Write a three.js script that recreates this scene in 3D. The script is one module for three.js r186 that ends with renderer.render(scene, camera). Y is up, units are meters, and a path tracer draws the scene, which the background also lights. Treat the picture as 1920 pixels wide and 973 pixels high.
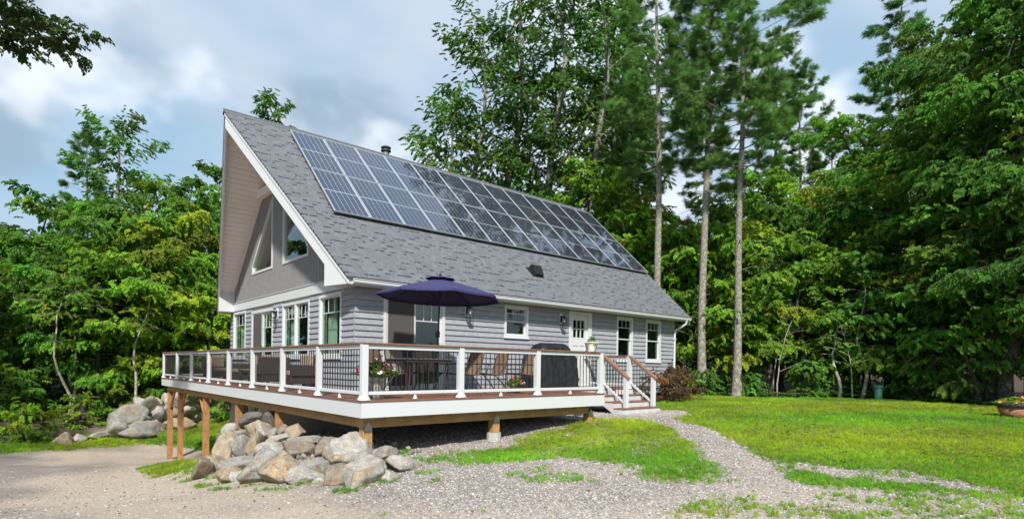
import * as THREE from 'three';
import { mergeGeometries } from 'three/addons/utils/BufferGeometryUtils.js';
import { RoundedBoxGeometry } from 'three/addons/geometries/RoundedBoxGeometry.js';
import { ImprovedNoise } from 'three/addons/math/ImprovedNoise.js';

// ---------- camera, sky, sun, exposure ----------
const scene = new THREE.Scene();
const camera = new THREE.PerspectiveCamera(2 * Math.atan(687.35 / 1077.17) * 180 / Math.PI, 1920 / 1374.7, 0.1, 600);
camera.position.set(-6.011, 0.605, 12.44);
camera.rotation.order = 'YXZ';
camera.rotation.set(0, -0.71855, 0.0131);
camera.setViewOffset(1920, 1374.7, 0, 0, 1920, 973);
const renderer = new THREE.WebGLRenderer({ antialias: true });
renderer.toneMapping = THREE.LinearToneMapping;
renderer.toneMappingExposure = 2.95;
renderer.shadowMap.enabled = true;

const SUN = new THREE.Vector3(-1, 1.6, 1.25).normalize();
const sun = new THREE.DirectionalLight(new THREE.Color(1, 0.955, 0.885), 2.25);
sun.position.copy(SUN).multiplyScalar(60);
sun.castShadow = true;
sun.shadow.mapSize.set(4096, 4096);
Object.assign(sun.shadow.camera, { left: -40, right: 40, top: 40, bottom: -40, near: 1, far: 160 });
sun.shadow.radius = 6;
scene.add(sun, sun.target);

function rng(seed) { let s = seed | 0; return () => { s = (s + 0x6d2b79f5) | 0; let t = Math.imul(s ^ (s >>> 15), 1 | s); t = (t + Math.imul(t ^ (t >>> 7), 61 | t)) ^ t; return ((t ^ (t >>> 14)) >>> 0) / 4294967296; }; }
const PN = new ImprovedNoise();
const noise = (x, y = 0.37, z = 0.71) => PN.noise(x, y, z);
function fbm(x, y, z, o = 4) { let a = 0.5, s = 0; for (let i = 0; i < o; i++) { s += a * PN.noise(x, y, z); x *= 2.03; y *= 2.03; z *= 2.03; a *= 0.5; } return s; }
const smooth = (a, b, x) => { const t = Math.min(1, Math.max(0, (x - a) / (b - a))); return t * t * (3 - 2 * t); };
const lerp = (a, b, t) => a + (b - a) * t;

{ // one sky of air and broken cloud, the same all round
  const W = 1536, H = 768, d = new Float32Array(W * H * 4);
  for (let j = 0; j < H; j++) for (let i = 0; i < W; i++) {
    const el = ((j + 0.5) / H - 0.5) * Math.PI, az = ((i + 0.5) / W - 0.5) * 2 * Math.PI, k = (j * W + i) * 4;
    const y = Math.sin(el), x = Math.cos(el) * Math.cos(az), z = Math.cos(el) * Math.sin(az);
    let r, g, b;
    if (y < -0.06) { r = 0.10; g = 0.115; b = 0.09; } else {
      const h = Math.max(0, y);
      r = lerp(0.33, 0.20, Math.sqrt(h)); g = lerp(0.475, 0.34, Math.sqrt(h)); b = lerp(0.60, 0.49, Math.sqrt(h));
      const veil = smooth(-0.34, 0.12, fbm(x * 1.7 + 4.2, y * 2.6 + 1.1, z * 1.7 + 7.7, 5));
      r = lerp(r, 0.46, veil * 0.86); g = lerp(g, 0.52, veil * 0.86); b = lerp(b, 0.61, veil * 0.86);
      const grey = smooth(-0.04, 0.30, fbm(x * 2.6 + 11.3, y * 6 + 3.1, z * 2.6 + 1.9, 5));
      r = lerp(r, 0.235, grey * 0.78); g = lerp(g, 0.325, grey * 0.78); b = lerp(b, 0.42, grey * 0.78);
      const heap = smooth(0.06, 0.30, fbm(x * 3.1 + 2.7, y * 4.4 + 9.4, z * 3.1 + 5.2, 6) + 0.1 - Math.abs(h - 0.24) * 0.7);
      r = lerp(r, 0.74, heap * 0.75); g = lerp(g, 0.78, heap * 0.75); b = lerp(b, 0.84, heap * 0.75);
    }
    d[k] = r; d[k + 1] = g; d[k + 2] = b; d[k + 3] = 1;
  }
  const sky = new THREE.DataTexture(d, W, H, THREE.RGBAFormat, THREE.FloatType);
  sky.mapping = THREE.EquirectangularReflectionMapping; sky.magFilter = sky.minFilter = THREE.LinearFilter; sky.needsUpdate = true;
  scene.background = sky; scene.environment = sky;
  scene.backgroundIntensity = 0.5; scene.environmentIntensity = 0.5;
}

// ---------- helpers ----------
const used = {};
function numbered(name) { const n = used[name] = (used[name] ?? -1) + 1; return n ? name + '_' + String(n).padStart(3, '0') : name; }
const ORD = ['first', 'second', 'third', 'fourth', 'fifth', 'sixth', 'seventh', 'eighth', 'ninth', 'tenth', 'eleventh', 'twelfth', 'thirteenth', 'fourteenth', 'fifteenth', 'sixteenth', 'seventeenth', 'eighteenth', 'nineteenth', 'twentieth'];
const ord = (n) => n < 20 ? ORD[n] : (n % 10 === 9 ? ['', '', 'thirtieth', 'fortieth', 'fiftieth'][Math.floor(n / 10)] : ['', '', 'twenty', 'thirty', 'forty', 'fifty'][Math.floor(n / 10)] + ' ' + ORD[(n - 20) % 10]);
function shade(o) { o.castShadow = true; o.receiveShadow = true; return o; }
function thing(name, label, category, group, pos = [0, 0, 0], ry = 0) {
  const o = new THREE.Group(); o.name = numbered(name); o.position.set(...pos); o.rotation.y = ry;
  o.userData = { label, category }; if (group) o.userData.group = group; scene.add(o); return o;
}
function part(parent, name, geo, mat, label) { const m = shade(new THREE.Mesh(geo, mat)); m.name = name; if (label) m.userData.label = label; parent.add(m); return m; }
function grp(parent, name, pos = [0, 0, 0], ry = 0) { const o = new THREE.Group(); o.name = name; o.position.set(...pos); o.rotation.y = ry; parent.add(o); return o; }
function single(name, geo, mat, label, category, group) { const m = shade(new THREE.Mesh(geo, mat)); m.name = numbered(name); m.userData = { label, category }; if (group) m.userData.group = group; scene.add(m); return m; }
// box from min to max with uv in metres
function box(x0, y0, z0, x1, y1, z1) {
  const g = new THREE.BoxGeometry(x1 - x0, y1 - y0, z1 - z0); g.translate((x0 + x1) / 2, (y0 + y1) / 2, (z0 + z1) / 2); return grainUV(g);
}
function grainUV(g) { // uv in metres, v along the longer side of each face so that grain runs with the board
  g.computeBoundingBox(); const s = g.boundingBox.getSize(new THREE.Vector3()), p = g.attributes.position, n = g.attributes.normal, uv = new Float32Array(p.count * 2), A = [[2, 1], [0, 2], [0, 1]], d = [s.x, s.y, s.z], q = [0, 0, 0];
  for (let i = 0; i < p.count; i++) { const a = [Math.abs(n.getX(i)), Math.abs(n.getY(i)), Math.abs(n.getZ(i))], k = a[1] >= a[0] && a[1] >= a[2] ? 1 : a[0] >= a[2] ? 0 : 2; let [u, v] = A[k]; if (d[u] > d[v]) [u, v] = [v, u]; q[0] = p.getX(i); q[1] = p.getY(i); q[2] = p.getZ(i); uv[2 * i] = q[u] + 0.37 * q[k]; uv[2 * i + 1] = q[v]; }
  g.setAttribute('uv', new THREE.BufferAttribute(uv, 2)); return g;
}
function mapUV(g, k = 1) {
  const p = g.attributes.position, n = g.attributes.normal, uv = new Float32Array(p.count * 2);
  for (let i = 0; i < p.count; i++) {
    const ax = Math.abs(n.getX(i)), ay = Math.abs(n.getY(i)), az = Math.abs(n.getZ(i));
    let u, v; if (ay >= ax && ay >= az) { u = p.getX(i); v = p.getZ(i); } else if (ax >= az) { u = p.getZ(i); v = p.getY(i); } else { u = p.getX(i); v = p.getY(i); }
    uv[2 * i] = u * k; uv[2 * i + 1] = v * k;
  }
  g.setAttribute('uv', new THREE.BufferAttribute(uv, 2)); return g;
}
function rbox(x0, y0, z0, x1, y1, z1, r = 0.008) { const g = new RoundedBoxGeometry(x1 - x0, y1 - y0, z1 - z0, 1, r); g.translate((x0 + x1) / 2, (y0 + y1) / 2, (z0 + z1) / 2); return grainUV(g); }
function merge(list) { const l = list.map((g) => { const h = g.index ? g.toNonIndexed() : g; for (const k of Object.keys(h.attributes)) if (!['position', 'normal', 'uv', 'color'].includes(k)) h.deleteAttribute(k); return h; }); return mergeGeometries(l); }
function prism(pts, depth) { // polygon in xy pushed back from z = 0 to z = -depth
  const s = new THREE.Shape(pts.map((p) => new THREE.Vector2(p[0], p[1]))); const g = new THREE.ExtrudeGeometry(s, { depth, bevelEnabled: false }); g.translate(0, 0, -depth); return mapUV(g);
}
function ring(outer, inner, depth) {
  const s = new THREE.Shape(outer.map((p) => new THREE.Vector2(...p))); for (const h of (Array.isArray(inner[0][0]) ? inner : [inner])) s.holes.push(new THREE.Path(h.map((p) => new THREE.Vector2(...p))));
  const g = new THREE.ExtrudeGeometry(s, { depth, bevelEnabled: false }); return mapUV(g);
}
const rect = (x0, y0, x1, y1) => [[x0, y0], [x1, y0], [x1, y1], [x0, y1]];
function tube(points, radii, sides = 6, cap = true) { // tapered tube along points
  const P = points.map((p) => p.isVector3 ? p : new THREE.Vector3(...p)), n = P.length, pos = [], nor = [], uv = [], idx = [];
  let up = new THREE.Vector3(0.31, 0.1, 0.94), len = 0; const t = new THREE.Vector3(), a = new THREE.Vector3(), b = new THREE.Vector3();
  for (let i = 0; i < n; i++) {
    t.subVectors(P[Math.min(n - 1, i + 1)], P[Math.max(0, i - 1)]).normalize();
    if (Math.abs(t.dot(up)) > 0.95) up = new THREE.Vector3(0.9, 0.2, 0.1);
    a.crossVectors(t, up).normalize(); b.crossVectors(t, a); if (i) len += P[i].distanceTo(P[i - 1]);
    const r = Array.isArray(radii) ? radii[i] : radii;
    for (let k = 0; k <= sides; k++) { const c = Math.cos(k / sides * 2 * Math.PI), s = Math.sin(k / sides * 2 * Math.PI);
      const nx = a.x * c + b.x * s, ny = a.y * c + b.y * s, nz = a.z * c + b.z * s;
      pos.push(P[i].x + nx * r, P[i].y + ny * r, P[i].z + nz * r); nor.push(nx, ny, nz); uv.push(k / sides * 2 * Math.PI * Math.max(r, 0.05), len); }
  }
  const w = sides + 1;
  for (let i = 0; i < n - 1; i++) for (let k = 0; k < sides; k++) { const q = i * w + k; idx.push(q, q + 1, q + w, q + 1, q + w + 1, q + w); }
  if (cap) for (const e of [0, n - 1]) { const c = pos.length / 3; t.subVectors(P[e ? n - 1 : 1], P[e ? n - 2 : 0]).normalize().multiplyScalar(e ? 1 : -1); pos.push(P[e].x, P[e].y, P[e].z); nor.push(t.x, t.y, t.z); uv.push(0, 0);
    for (let k = 0; k < sides; k++) idx.push(c, e * w + k, e * w + k + 1); }
  const g = new THREE.BufferGeometry(); g.setAttribute('position', new THREE.Float32BufferAttribute(pos, 3)); g.setAttribute('normal', new THREE.Float32BufferAttribute(nor, 3)); g.setAttribute('uv', new THREE.Float32BufferAttribute(uv, 2)); g.setIndex(idx); return g;
}
function instanced(parent, name, geo, mat, mats, cols) {
  const m = new THREE.InstancedMesh(geo, mat, mats.length); const c = new THREE.Color();
  for (let i = 0; i < mats.length; i++) { m.setMatrixAt(i, mats[i]); if (cols) { c.setRGB(cols[i][0], cols[i][1], cols[i][2]); m.setColorAt(i, c); } }
  m.name = name; m.userData.kind = 'stuff'; shade(m); parent.add(m); return m;
}
// ---------- procedural textures ----------
function tex(n, fn, srgb = true, rep = 1) {
  const d = new Uint8Array(n * n * 4);
  for (let j = 0; j < n; j++) for (let i = 0; i < n; i++) { const c = fn(i / n, j / n), k = (j * n + i) * 4; d[k] = Math.max(0, Math.min(255, c[0] * 255)); d[k + 1] = Math.max(0, Math.min(255, c[1] * 255)); d[k + 2] = Math.max(0, Math.min(255, c[2] * 255)); d[k + 3] = 255; }
  const t = new THREE.DataTexture(d, n, n); t.wrapS = t.wrapT = THREE.RepeatWrapping; t.magFilter = THREE.LinearFilter; t.minFilter = THREE.LinearMipmapLinearFilter; t.generateMipmaps = true;
  if (srgb) t.colorSpace = THREE.SRGBColorSpace; t.repeat.set(rep, rep); t.needsUpdate = true; return t;
}
// noise that wraps: walks a torus in the noise's three dimensions
function wrapN(u, v, f, seed = 0) { const a = u * 2 * Math.PI, R = f / (2 * Math.PI); const x = Math.cos(a) * R, y = Math.sin(a) * R; const w = smooth(0, 1, v); return lerp(PN.noise(x + seed, y + seed * 1.7, v * f), PN.noise(x + seed, y + seed * 1.7, (v - 1) * f), smooth(0.75, 1, v)); }
function wrapF(u, v, f, o, seed = 0) { let s = 0, a = 0.5; for (let i = 0; i < o; i++) { s += a * wrapN(u, v, f, seed + i * 13.1); f *= 2; a *= 0.55; } return s; }
const g3 = (v) => [v, v, v];
const T = {
  grain: tex(512, (u, v) => g3(0.86 + 0.55 * wrapF(u, v, 24, 4, 3)), true),
  grit: (() => { const r = rng(5); return tex(512, () => g3(0.62 + 0.38 * r()), true); })(),
  woodGrain: tex(512, (u, v) => g3(0.86 + 0.45 * wrapN(u, v * 0 + Math.abs(v - 0.5) * 2, 60, 8) * 0.5 + 0.35 * wrapF(u, v, 9, 3, 21) * 0.6 + 0.18 * PN.noise(u * 120, v * 3, 4.4)), true),
  vinyl: tex(512, (u, v) => g3(0.92 + 0.10 * wrapF(u, v, 8, 3, 31) + 0.06 * PN.noise(u * 90, v * 5, 2.2) + 0.04 * PN.noise(u * 256, v * 40, 9.2)), true),
  bark: tex(512, (u, v) => { const q = wrapF(u, v, 10, 4, 50), c = Math.abs(PN.noise(u * 26, v * 7 + q * 3, 5.1)); return g3(0.45 + 0.75 * smooth(0, 0.35, c) * 0.6 + q * 0.5); }, true),
  lichen: tex(512, (u, v) => { const q = wrapF(u, v, 10, 4, 77), p = smooth(0.02, 0.16, q), c = Math.abs(PN.noise(u * 26, v * 9 + q * 3, 5.1)), b = 0.62 + 0.5 * smooth(0, 0.3, c) * 0.6; return [b * lerp(0.95, 1.12, p), b * lerp(0.93, 1.16, p), b * lerp(0.9, 1.06, p)]; }, true),
  stone: tex(512, (u, v) => { const q = wrapF(u, v, 7, 5, 91), s = wrapF(u, v, 60, 3, 95), k = 0.88 + 0.30 * q + 0.36 * s; const o = smooth(0.05, 0.25, wrapF(u, v, 4, 4, 99)); return [k * lerp(1, 1.06, o), k * lerp(1, 0.97, o), k * lerp(1, 0.84, o)]; }, true),
  gravel: (() => { const r = rng(17), n = 1024, pal = [[0.62, 0.59, 0.56], [0.80, 0.76, 0.72], [0.95, 0.93, 0.90], [0.70, 0.62, 0.58], [0.5, 0.49, 0.5], [0.86, 0.79, 0.72]], cell = 128, site = [];
    for (let k = 0; k < cell * cell; k++) site.push([r(), r(), Math.floor(r() * 6), 0.8 + 0.4 * r()]);
    return tex(n, (u, v) => { const x = u * cell, y = v * cell, cx = Math.floor(x), cy = Math.floor(y); let b1 = 9, b2 = 9, c = null;
      for (let j = -1; j < 2; j++) for (let i = -1; i < 2; i++) { const s = site[((cy + j + cell) % cell) * cell + ((cx + i + cell) % cell)], d = Math.hypot(cx + i + s[0] - x, cy + j + s[1] - y) / s[3]; if (d < b1) { b2 = b1; b1 = d; c = s; } else if (d < b2) b2 = d; }
      const p = pal[c[2]], k = 0.42; return [lerp(0.8, p[0], k), lerp(0.78, p[1], k), lerp(0.76, p[2], k)]; }, true); })(),
};
function rep(t, x, y = x) { const c = t.clone(); c.repeat.set(x, y); c.needsUpdate = true; return c; }
const lin = (r, g, b) => new THREE.Color().setRGB(r, g, b);
function std(c, rough = 0.8, o = {}) { return new THREE.MeshStandardMaterial({ color: lin(...c), roughness: rough, ...o }); }
const M = {
  siding: std([0.325, 0.34, 0.375], 0.7, { map: T.vinyl }), siding2: std([0.30, 0.315, 0.35], 0.7, { map: T.vinyl }), siding3: std([0.345, 0.36, 0.392], 0.7, { map: T.vinyl }),
  board: std([0.27, 0.26, 0.262], 0.7, { map: T.vinyl }),
  soffit: std([0.83, 0.76, 0.72], 0.75), white: std([0.56, 0.575, 0.585], 0.45), whiteWear: std([0.61, 0.62, 0.625], 0.5, { map: rep(T.vinyl, 0.6) }),
  inner: std([0.36, 0.35, 0.33], 0.9), innerFloor: std([0.2, 0.13, 0.08], 0.6), concrete: std([0.24, 0.235, 0.22], 0.95, { map: T.grain }),
  basement: std([0.50, 0.47, 0.40], 0.75, { map: T.vinyl }), shingle: std([1, 1, 1], 0.95, { map: rep(T.grit, 2) }), roofDeck: std([0.075, 0.078, 0.085], 0.95, { map: rep(T.grit, 2) }),
  glass: new THREE.MeshPhysicalMaterial({ color: lin(0.80, 0.92, 0.86), roughness: 0.02, metalness: 0, transmission: 1, thickness: 0, ior: 1.6 }),
  clear: new THREE.MeshPhysicalMaterial({ color: lin(0.97, 0.98, 0.97), roughness: 0.02, transmission: 1, thickness: 0, ior: 1.5 }), screen: std([0.075, 0.068, 0.066], 0.9), darkMetal: std([0.012, 0.012, 0.013], 0.5), steel: std([0.35, 0.35, 0.36], 0.35, { metalness: 0.8 }),
  deckBoard: std([0.27, 0.115, 0.068], 0.7, { map: T.woodGrain }), deckBoard2: std([0.23, 0.098, 0.06], 0.7, { map: T.woodGrain }), capRail: std([0.33, 0.155, 0.085], 0.6, { map: T.woodGrain }),
  timber: std([0.46, 0.23, 0.09], 0.8, { map: T.woodGrain }), timber2: std([0.50, 0.29, 0.12], 0.8, { map: T.woodGrain }),
  bark: std([0.2, 0.175, 0.15], 0.95, { map: T.bark, bumpMap: T.bark, bumpScale: 0.02 }), pineBark: std([0.47, 0.44, 0.405], 0.95, { map: T.lichen, bumpMap: T.bark, bumpScale: 0.025 }), birchBark: std([0.5, 0.48, 0.43], 0.85, { map: T.lichen }),
};
const leafMat = new THREE.MeshPhysicalMaterial({ color: 0xffffff, roughness: 0.96, specularIntensity: 0.35, transmission: 0.58, thickness: 0, side: THREE.DoubleSide });
const needleMat = new THREE.MeshPhysicalMaterial({ color: 0xffffff, roughness: 0.96, specularIntensity: 0.3, transmission: 0.4, thickness: 0, side: THREE.DoubleSide });
// ---------- the ground: one sheet through surveyed spot heights ----------
const SPOT = [[13,0,-0.51],[13,4,-0.55],[8,3,-0.64],[6.4,2.8,-0.645],[4.5,3.2,-0.72],[3,1,-0.75],[1.57,3.2,-0.94],[0.3,3.0,-0.98],[0.2,0.5,-1.0],[-0.6,1.5,-1.0],[-0.7,2.9,-1.0],[-0.4,4.2,-1.05],[15,2,-0.5],[18,5,-0.5],[22,0,-0.45],[26,8,-0.45],[16,-8,-0.5],[30,-10,0],[14,10,-0.55],[9,6,-0.62],[8,11,-0.7],[5,8,-0.75],[3,6,-0.82],[2,11.5,-0.9],[1,9,-0.95],[-1.5,7.4,-1.12],[0.5,6,-0.98],[-3.8,5.8,-1.22],[-6,4,-1.32],[-6,12,-1.05],[-2,12,-1.0],[4,16,-0.9],[-10,12,-1.2],[-1.3,5.1,-1.12],[-2.3,4.3,-1.25],[-3.0,2.6,-1.38],[-3.2,0,-1.62],[-3.1,-3,-1.98],[-3.0,-5,-2.22],[-2.6,-7.5,-2.5],[-1.4,-7.6,-2.36],[-2.4,-10,-2.78],[-1.3,-11.6,-2.98],[-1.3,-13.5,-3.2],[-4,-10.5,-2.75],[-6.2,-9,-2.55],[-4.5,-14.5,-3.0],[-2.5,-16,-3.05],[-6,-12,-2.75],[-0.5,-17,-2.9],[-10,-6,-2.2],[-12,2,-1.5],[-1.5,0.6,-1.15],[-1.4,-1.5,-1.2],[-1.3,-3.4,-1.5],[0.1,-3.2,-1.5],[0.1,-5.5,-2.1],[0.2,-8,-2.45],[0.2,-10,-2.7],[3,-14,-2.7],[8,-14,-1.6],[4,-20,-2.2],[-3,-18.5,-2.7],[-9,-16,-2.7],[-16,-12,-2.0],[-4,-26,-1.9],[6,-28,-1.2],[-16,-26,-1.6],[20,-25,0],[10,-40,-0.5],[40,0,0.3],[35,20,0],[-30,-10,-2],[-20,15,-1.2],[0,30,-1],[25,25,-0.5],[-15,-45,-1],[45,-35,0.5]];
const SW = (() => { // thin plate spline
  const n = SPOT.length, N = n + 3, A = []; const phi = (r2) => r2 > 0 ? r2 * Math.log(r2) * 0.5 : 0;
  for (let i = 0; i < N; i++) { A.push(new Float64Array(N + 1)); }
  for (let i = 0; i < n; i++) { for (let j = 0; j < n; j++) A[i][j] = phi((SPOT[i][0] - SPOT[j][0]) ** 2 + (SPOT[i][1] - SPOT[j][1]) ** 2) + (i === j ? 0.15 : 0);
    A[i][n] = A[n][i] = 1; A[i][n + 1] = A[n + 1][i] = SPOT[i][0]; A[i][n + 2] = A[n + 2][i] = SPOT[i][1]; A[i][N] = SPOT[i][2]; }
  for (let c = 0; c < N; c++) { let p = c; for (let r = c + 1; r < N; r++) if (Math.abs(A[r][c]) > Math.abs(A[p][c])) p = r; const q = A[c]; A[c] = A[p]; A[p] = q;
    for (let r = 0; r < N; r++) if (r !== c) { const f = A[r][c] / A[c][c]; if (f) for (let k = c; k <= N; k++) A[r][k] -= f * A[c][k]; } }
  return A.map((r, i) => r[N] / r[i]);
})();
function gy(x, z) {
  const n = SPOT.length, cx = Math.max(-45, Math.min(55, x)), cz = Math.max(-60, Math.min(40, z)); let s = SW[n] + SW[n + 1] * cx + SW[n + 2] * cz;
  for (let i = 0; i < n; i++) { const r = (cx - SPOT[i][0]) ** 2 + (cz - SPOT[i][1]) ** 2; if (r > 0) s += SW[i] * r * Math.log(r) * 0.5; }
  return Math.max(-3.4, Math.min(2.5, s));
}
const gyn = (x, z) => gy(x, z) + 0.03 * noise(x * 0.9, 3.1, z * 0.9) + 0.014 * noise(x * 4, 1.1, z * 4) + (x < 2 && z < 9 ? 0.02 * noise(x * 1.6 + z * 0.5, 5.2, (z - x * 0.3) * 0.35) : 0);
function inside(P, x, z) { let c = false; for (let i = 0, j = P.length - 1; i < P.length; j = i++) { const a = P[i], b = P[j]; if ((a[1] > z) !== (b[1] > z) && x < (b[0] - a[0]) * (z - a[1]) / (b[1] - a[1]) + a[0]) c = !c; } return c; }
function edge(P, x, z) { let m = 1e9; for (let i = 0, j = P.length - 1; i < P.length; j = i++) { const a = P[i], b = P[j], dx = b[0] - a[0], dz = b[1] - a[1], t = Math.max(0, Math.min(1, ((x - a[0]) * dx + (z - a[1]) * dz) / (dx * dx + dz * dz))); m = Math.min(m, Math.hypot(x - a[0] - t * dx, z - a[1] - t * dz)); } return inside(P, x, z) ? m : -m; }
const LAWN = [[8.8, 0.1], [8.8, 2.4], [8.7, 3.4], [7.7, 4.0], [6.2, 4.35], [5.9, 4.8], [5.49, 5.85], [4.6, 6.75], [3.58, 7.56], [3.09, 8.17], [3.08, 8.75], [3.25, 9.43], [3.66, 9.98], [3.56, 10.56], [3.31, 10.83], [3.1, 11.4], [3.2, 17], [17, 17], [17.2, 11], [18.4, 7.6], [18.6, 5.6], [17.6, 3.4], [15.4, 2.0], [15.1, 0.8], [14.2, -2], [13.2, -3], [13.2, 0.1]];
const ISLAND = [[-0.63, 3.76], [0.23, 3.84], [1.07, 4.07], [2.53, 3.4], [3.68, 3.26], [5.12, 3.16], [5.63, 4.08], [5.29, 5.05], [4.27, 6.21], [2.95, 7.26], [1.98, 8.0], [1.41, 8.36], [0.91, 8.01], [1.0, 7.41], [1.22, 6.86], [1.25, 6.06], [1.16, 5.4], [0.32, 5.23], [-0.08, 4.58], [-0.56, 4.16]];
const STRIP = [[2.67, 8.53], [2.72, 8.9], [2.53, 9.47], [2.76, 9.91], [3.08, 10.6], [2.74, 10.77], [2.2, 10.36], [2.05, 9.82], [1.86, 9.38], [1.98, 8.99]];
const VERGE = [[-14, -15.6], [-9, -15.8], [-6.25, -16], [-5.33, -16.05], [-4.36, -16.2], [-1.96, -16.9], [-0.4, -15.6], [0.4, -13.9], [1.2, -11.5], [1.2, -9.9], [6, -9.9], [7, -22], [3.4, -23.4], [0.1, -20.2], [-2.8, -18.9], [-4.5, -18.2], [-5.7, -17.6], [-9, -17.6], [-14, -17]];
const TUFT = [[-3.38, -2.8], [-3.3, -5.2], [-3.05, -7.4], [-2.06, -7.3], [-2.3, -4.6], [-2.75, -2.6], [-3.1, -1.2]];
const TRACK = [[7.2, 3.3], [6.0, 4.3], [5.4, 5.4], [4.0, 6.8], [2.95, 7.75], [2.2, 8.45], [1.5, 9.1]]; // trodden gravel path
const woodsEdge = (x, z) => Math.max( // how far into the woods (metres); below 0 outside
  -edge([[-60, -17.3], [-9, -17.9], [-4.5, -18.6], [-2.8, -19.4], [0.1, -20.6], [3.4, -23.8], [8, -22], [11, -12], [14.2, -4], [15.6, 1.2], [17.9, 3.6], [19, 5.7], [18.8, 7.8], [17.6, 10.8], [17.5, 40], [-60, 40]], x, z), -50);
function grassAt(x, z) { // 0 to 1
  const w = 0.16 * noise(x * 1.7, 7.7, z * 1.7) + 0.12 * noise(x * 5, 2.2, z * 5);
  let g = Math.max(smooth(-0.12, 0.3, edge(LAWN, x, z) + w * 0.8), smooth(-0.25, 0.35, edge(ISLAND, x, z) + w) * (0.45 + 0.55 * smooth(-0.35, 0.05, noise(x * 1.1, 9.1, z * 1.1))), smooth(-0.15, 0.25, edge(STRIP, x, z) + w), smooth(-0.25, 0.3, edge(VERGE, x, z) + w), 0.8 * smooth(-0.25, 0.3, edge(TUFT, x, z) + w));
  if (z > 5.2 && x > -3.2 && x < 5) g = Math.max(g, 0.3 * smooth(0.22, 0.6, noise(x * 0.8 + 3, 4.4, z * 0.8) + 0.3 * noise(x * 3, 5.4, z * 3)) * smooth(-3, -1, x)); // thin weeds in the gravel
  if (x > 1.2 && z > 8.6 && x < 3.6) g = Math.max(g, 0.45 * smooth(0.05, 0.5, noise(x * 1.2 + 9, 4.4, z * 1.2) + 0.35 * noise(x * 3.5, 5.4, z * 3.5)) * smooth(9.2, 10.4, z));
  const pb = -edge([[-3.4, -0.8], [-3.1, 2.2], [-2.1, 4.4], [-1.4, 4.9], [-0.4, 4.4], [-0.4, 3.4], [-1.5, 3.2], [-1.5, -2.5], [-2.2, -2.6]], x, z); if (pb > -0.3 && pb < 0.45) g = Math.max(g, 0.5 * smooth(-0.05, 0.4, noise(x * 2.1 + 4, 6.1, z * 2.1))); // weeds at the foot of the rocks
  let pd = 9; for (let i = 0; i < TRACK.length - 1; i++) { const a = TRACK[i], b = TRACK[i + 1], dx = b[0] - a[0], dz = b[1] - a[1], t = Math.max(0, Math.min(1, ((x - a[0]) * dx + (z - a[1]) * dz) / (dx * dx + dz * dz))); pd = Math.min(pd, Math.hypot(x - a[0] - t * dx, z - a[1] - t * dz)); }
  return g * smooth(0.28, 0.62, pd + 0.5 * w);
}
{
  const grow = (lo, hi, f0, f1, s) => { const v = []; for (let x = f0; x <= f1; x += s) v.push(x); let x = f1, d = s; while (x < hi) { d *= 1.12; x += d; v.push(Math.min(x, hi)); } x = f0; d = s; while (x > lo) { d *= 1.12; x -= d; v.unshift(Math.max(x, lo)); } return v; };
  const X = grow(-260, 300, -7, 9, 0.1), Z = grow(-300, 240, -8, 12.6, 0.1), nx = X.length, nz = Z.length;
  const pos = new Float32Array(nx * nz * 3), col = new Float32Array(nx * nz * 3), uv = new Float32Array(nx * nz * 2), idx = [];
  for (let j = 0; j < nz; j++) for (let i = 0; i < nx; i++) {
    const x = X[i], z = Z[j], k = j * nx + i; pos[3 * k] = x; pos[3 * k + 1] = gyn(x, z); pos[3 * k + 2] = z; uv[2 * k] = x / 2.3; uv[2 * k + 1] = z / 2.3;
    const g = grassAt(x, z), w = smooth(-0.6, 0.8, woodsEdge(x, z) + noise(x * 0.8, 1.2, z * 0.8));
    const n1 = fbm(x * 0.35, 8.8, z * 0.35, 3), n2 = noise(x * 2.3, 6.6, z * 2.3);
    // bluish crushed stone, and tan sand where the wheels run on the drive
    let r = 0.38 + 0.09 * n1 + 0.05 * n2, gg = 0.355 + 0.08 * n1 + 0.05 * n2, b = 0.34 + 0.08 * n1 + 0.05 * n2;
    const s = smooth(-0.25, 0.35, n1 * 0.9 + 0.55 * smooth(-1.6, -3.4, x) * smooth(-10, 0, z) * smooth(8.5, 5, z) + 0.3 * smooth(0, -6, z) - 0.12 - 0.45 * smooth(-4.7, -6.2, x + 0.5 * noise(z * 0.5, 3.3, 1.2)));
    r = lerp(r, 0.70, s * 0.8); gg = lerp(gg, 0.625, s * 0.8); b = lerp(b, 0.52, s * 0.8);
    r = lerp(r, 0.19, g); gg = lerp(gg, 0.27, g); b = lerp(b, 0.02, g);
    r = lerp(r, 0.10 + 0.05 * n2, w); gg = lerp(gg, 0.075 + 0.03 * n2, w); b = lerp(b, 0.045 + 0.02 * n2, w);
    col[3 * k] = r; col[3 * k + 1] = gg; col[3 * k + 2] = b;
  }
  for (let j = 0; j < nz - 1; j++) for (let i = 0; i < nx - 1; i++) { const a = j * nx + i; idx.push(a, a + nx, a + 1, a + 1, a + nx, a + nx + 1); }
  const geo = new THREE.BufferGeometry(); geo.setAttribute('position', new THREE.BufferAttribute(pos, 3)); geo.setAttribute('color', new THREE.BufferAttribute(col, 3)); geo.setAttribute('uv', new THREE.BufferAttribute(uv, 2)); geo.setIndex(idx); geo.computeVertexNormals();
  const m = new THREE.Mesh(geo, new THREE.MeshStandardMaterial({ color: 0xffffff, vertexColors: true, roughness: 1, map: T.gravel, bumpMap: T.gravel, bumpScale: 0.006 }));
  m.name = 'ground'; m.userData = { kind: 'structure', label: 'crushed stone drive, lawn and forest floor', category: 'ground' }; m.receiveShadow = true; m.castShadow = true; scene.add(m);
  console.log('ground', nx, nz);
}
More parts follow.
